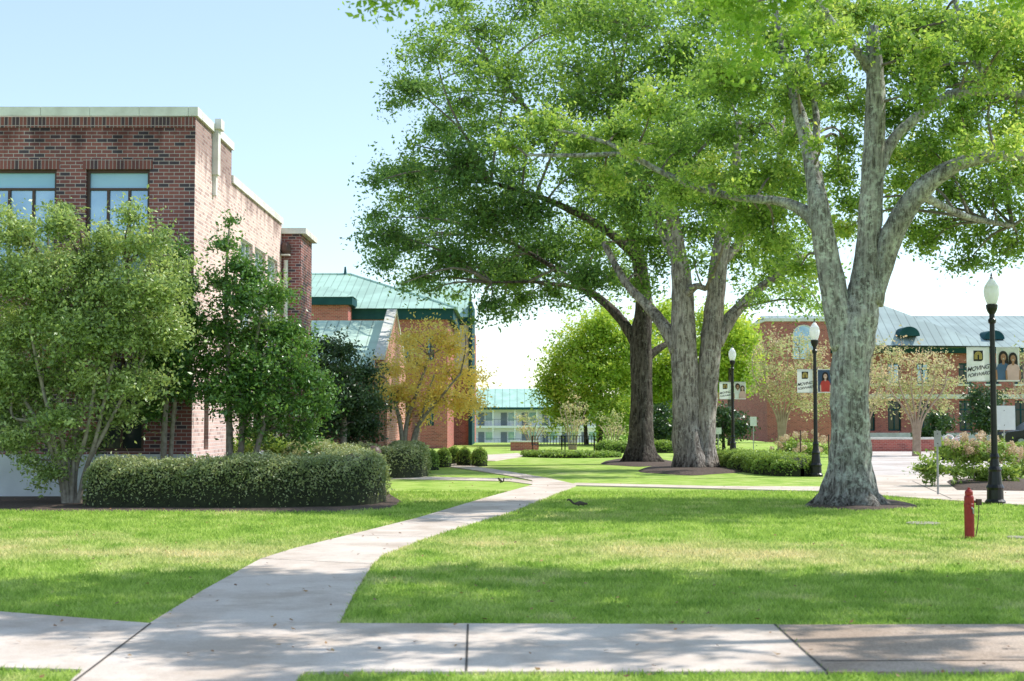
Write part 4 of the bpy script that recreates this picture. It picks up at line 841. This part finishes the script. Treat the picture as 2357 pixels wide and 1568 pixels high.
# ================================================================== SMALL THINGS
g0=G(2232,1240); x,y=g0.x,g0.y
r=empty('hydrant_post',(x,y,0),'slim faded red water hydrant post standing on the lawn at right','hydrant')
mb=MB(); mb.lathe(x,y,[(.066,0),(.066,.42),(.07,.425),(.07,.47),(.064,.475),(.064,.56),(.056,.58),(.049,.585)],18); mb.build('post',M['red'],r)
mb=MB(); mb.lathe(x,y,[(.049,.585),(.054,.60),(.054,.635),(.038,.66),(.018,.668),(.018,.69),(0,.692)],14); mb.build('cap',M['red'],r)
mb=MB(); mb.tube([(x+.05,y,.5),(x+.12,y,.5)],[.018,.018],8); mb.box(x+.10,x+.165,y-.03,y+.03,.455,.535); mb.build('outlet',M['brown'],r)
mb=MB(); mb.tube(catmull([(x+.13,y-.01,.455),(x+.12,y-.02,.3),(x+.095,y-.02,.12),(x+.075,y-.03,.03)],4),[.006]*13,6); mb.build('hose',M['brown'],r)
mb=MB(); mb.tube([(x+.01,y-.068,.43),(x+.03,y-.08,.4),(x+.035,y-.075,.34)],[.01,.01,.008],6); mb.build('chain',M['grey'],r)
def signpost(px,Yq,ytop,plate,label,mat='grey',pm='grey',name='sign_post',rad=.022,cat='sign'):
    x=XW(px,Yq); r=empty(name,(x,Yq,0),label,cat); zt=P(0,ytop,Yq).z
    mb=MB(); mb.tube([(x,Yq,-.02),(x,Yq,zt)],[rad,rad],8); mb.build('post',M[mat],r)
    if plate:
        w_,h_,zc=plate; mb=MB()
        mb.box(x-w_/2,x+w_/2,Yq-rad-.012,Yq-rad-.004,zc-h_/2,zc+h_/2); mb.build('sign_plate',M[pm],r)
        for q in (-.3,.3): mb=MB(); mb.tube([(x,Yq-rad-.02,zc+q*h_),(x,Yq-rad+.01,zc+q*h_)],[.012,.012],6); mb.build('bolt',M['black'],r)
signpost(2155,30,990,(.15,.33,P(0,1010,30).z),'narrow grey parking sign back on thin grey post beside the right sidewalk')
signpost(2309,40,925,(.62,.68,P(0,962,40).z),'large plain pale sign back just right of the nearest lamp post','grey','signw')
signpost(1906,39.2,1000,None,'thin dark metal stake close beside the middle lamp base','brown',name='metal_stake',cat='post')
signpost(1841,46,990,None,'thin dark metal stake in front of the hydrangeas','brown',name='metal_stake',cat='post')
signpost(1733,70,960,(.32,.45,P(0,970,70).z),'small white sign between the far and middle street lamps','grey','signw')
signpost(1652,66,985,(.3,.3,P(0,992,66).z),'tiny white sign between the twin oak and the far lamp','grey','signw')
Yq=33; x=XW(861,Yq); r=empty('bollard_light',(x,Yq,0),'short brown bollard light with domed top at the right end of the nearest hedge','bollard light')
mb=MB(); mb.lathe(x,Yq,[(.17,0),(.17,.5),(.16,.56),(.16,.62)],18); mb.build('post',M['brown'],r); mb=MB(); mb.lathe(x,Yq,[(.15,.62),(.15,.72)],18); mb.build('louvre',M['ink'],r)
mb=MB(); mb.lathe(x,Yq,[(.19,.72),(.19,.80),(.17,.88),(.12,.95),(.05,.985),(0,.99)],18); mb.build('dome',M['brown'],r,smooth=True)
def bench(px,Yq,label):
    x=XW(px,Yq); r=empty('bench',(x,Yq,0),label,'bench','black slatted benches')
    mb=MB(); mb.box(x-.8,x+.8,Yq-.25,Yq+.2,.36,.39); mb.build('seat',M['black'],r)
    mb=MB()
    for k in range(12): mb.box(x-.8+k*.143,x-.77+k*.143,Yq+.2,Yq+.23,.39,.76)
    mb.box(x-.8,x+.8,Yq+.19,Yq+.24,.76,.79); mb.build('backrest',M['black'],r)
    for s in (-1,1):
        for dy in (-.22,.2): mb=MB(); mb.box(x+s*.75-.02,x+s*.75+.02,Yq+dy-.02,Yq+dy+.02,0,.36 if dy<0 else .76); mb.build('leg',M['black'],r)
bench(1263,66,'black slatted bench, left one of the pair before the far white block'); bench(1330,66,'black slatted bench, right one of the pair near the dark oak')
for (px,py,w_,lab) in ((2125,1207,.26,'round worn valve cover set in the lawn between oak and hydrant'),(2345,1240,.16,'flat grey valve cover in the grass right of the hydrant')):
    q=G(px,py); r=MB(); r.lathe(q.x,q.y,[(w_,0),(w_,.022),(w_*.9,.03),(w_*.85,.026),(0,.026)],20); tag(r.build('valve_cover',M['cover'],origin=(q.x,q.y,0)),lab,'utility cover')
def squirrel(px,py,label,flip,pose,sc=1.0):
    q=G(px,py); s=flip
    if pose=='forage':
        J=[((-.02,0,.075),.045),((.045,0,.07),.04),((.10,0,.062),.026),((.135,0,.055),.024),((.165,0,.045),.010),
           ((-.06,0,.065),.030),((-.10,0,.055),.02),((-.15,0,.09),.024),((-.18,0,.13),.024),((-.22,0,.145),.022),((-.25,0,.12),.016),
           ((-.03,.035,.04),.02),((.0,.04,.012),.009),((-.03,-.035,.04),.02),((.0,-.04,.012),.009),((.07,.025,.03),.011),((.085,.03,.008),.007),((.07,-.025,.03),.011),((.085,-.03,.008),.007),
           ((.125,.014,.08),.006),((.125,-.014,.08),.006)]
    else:
        J=[((-.02,0,.065),.045),((.02,0,.10),.036),((.04,0,.13),.022),((.06,0,.145),.024),((.09,0,.135),.010),
           ((-.05,0,.04),.028),((-.075,0,.035),.018),((-.10,0,.07),.022),((-.095,0,.115),.024),((-.105,0,.155),.02),((-.13,0,.175),.013),
           ((-.01,.035,.03),.022),((.03,.04,.010),.010),((-.01,-.035,.03),.022),((.03,-.04,.010),.010),((.05,.02,.09),.010),((.075,.01,.105),.007),((.05,-.02,.09),.010),((.075,-.01,.105),.007),
           ((.055,.014,.172),.006),((.055,-.014,.172),.006)]
    E=[(0,1),(1,2),(2,3),(3,4),(0,5),(5,6),(6,7),(7,8),(8,9),(9,10),(0,11),(11,12),(0,13),(13,14),(1,15),(15,16),(1,17),(17,18),(3,19),(3,20)]
    me=bpy.data.meshes.new('squirrel'); me.from_pydata([(j[0][0]*s*sc,j[0][1]*sc,j[0][2]*sc+.02) for j in J],E,[]); o=link('squirrel',me,None,(q.x,q.y,0)); me.materials.append(M['fur'])
    md=o.modifiers.new('skin','SKIN'); 
    for i,j in enumerate(J): me.skin_vertices[0].data[i].radius=(j[1]*sc,j[1]*sc)
    me.skin_vertices[0].data[0].use_root=True
    su=o.modifiers.new('sub','SUBSURF'); su.levels=2; su.render_levels=2
    dg=bpy.context.evaluated_depsgraph_get(); m2=bpy.data.meshes.new_from_object(o.evaluated_get(dg)); m2.polygons.foreach_set('use_smooth',[True]*len(m2.polygons)); o.modifiers.clear(); o.data=m2
    if not m2.materials: m2.materials.append(M['fur'])
    tag(o,label,'squirrel')
squirrel(1334,1169,'grey squirrel with raised curled tail foraging on the lawn beside the path',1,'forage',.92)
squirrel(1152,1114,'small grey squirrel sitting up by the far edge of the path junction',-1,'sit',.8)
def car(px,Yq,label):
    x=XW(px,Yq); r=empty('parked_car',(x,Yq,0),label,'car')
    prof=[(-2.2,.35),(-2.25,.7),(-2.1,.85),(-1.3,.95),(-.6,1.4),(.9,1.42),(1.7,1.0),(2.2,.92),(2.25,.4),(1.8,.3),(-1.8,.3)]
    mb=MB(); y0,y1=Yq-.85,Yq+.85
    mb.face([(x+a,y0,z) for a,z in prof][::-1]); mb.face([(x+a,y1,z) for a,z in prof])
    for i in range(len(prof)): (a,z),(b_,w_)=prof[i],prof[(i+1)%len(prof)]; mb.face([(x+a,y0,z),(x+b_,y0,w_),(x+b_,y1,w_),(x+a,y1,z)])
    mb.build('body',M['black'],r)
    mb=MB(); mb.face([(x-1.05,y0-.004,.96),(x-.55,y0-.004,1.34),(x+.1,y0-.004,1.35),(x+.1,y0-.004,.96)]); mb.build('window',M['glass'],r)
    mb=MB(); mb.face([(x+.18,y0-.004,.96),(x+.18,y0-.004,1.35),(x+.85,y0-.004,1.35),(x+1.35,y0-.004,1.02)]); mb.build('window',M['glass'],r)
    for a in (-1.4,1.4):
        mb=MB(); mb.tube([(x+a,y0-.03,.32),(x+a,y0+.2,.32)],[.32,.32],20); wo=mb.build('wheel',M['ink'],r); mb=MB(); mb.tube([(x+a,y0-.04,.32),(x+a,y0-.01,.32)],[.2,.2],14); mb.build('rim',M['grey'],wo)
    mb=MB(); mb.box(x-2.27,x-2.15,y0+.08,y0+.4,.66,.78); mb.build('headlight',M['white'],r)
car(2395,76,'dark parked car beyond the driveway at the right frame edge')
# ================================================================== LIGHT, SKY, CAMERA
el=R(48); d=Vector((.93,.37,0)).normalized()
sd=Vector((d.x*math.cos(el),d.y*math.cos(el),math.sin(el)))
l=bpy.data.lights.new('sun','SUN'); l.energy=5; l.angle=R(.5); l.color=(1,.96,.89); so=bpy.data.objects.new('sun',l); C.objects.link(so); so.rotation_euler=sd.to_track_quat('Z','Y').to_euler()
w=bpy.data.worlds.new('World'); bpy.context.scene.world=w; w.use_nodes=True; nt=w.node_tree
s=nt.nodes.new('ShaderNodeTexSky'); s.sky_type='NISHITA'; s.sun_disc=False; s.sun_elevation=el; s.sun_rotation=math.atan2(d.x,d.y); s.air_density=1.0; s.dust_density=.3; s.ozone_density=1.5
c=mixc(nt,1.0,s.outputs[0],(1.12,1.12,1.12),'MULTIPLY'); c=mixc(nt,1.0,c,(1.65,2.0,2.1),'ADD')
nt.links.new(c,nt.nodes['Background'].inputs[0]); nt.nodes['Background'].inputs[1].default_value=.15
cam=bpy.data.cameras.new('camera'); co=bpy.data.objects.new('camera',cam); C.objects.link(co); co.location=(0,0,H); co.rotation_euler=(R(90)+PT,0,0)
cam.lens=50; cam.sensor_width=36; cam.clip_end=6000; cam.clip_start=.1
cam.dof.use_dof=True; cam.dof.focus_distance=30; cam.dof.aperture_fstop=3.2
bpy.context.scene.camera=co
vs=bpy.context.scene.view_settings; vs.view_transform='Standard'; vs.look='None'; vs.exposure=0
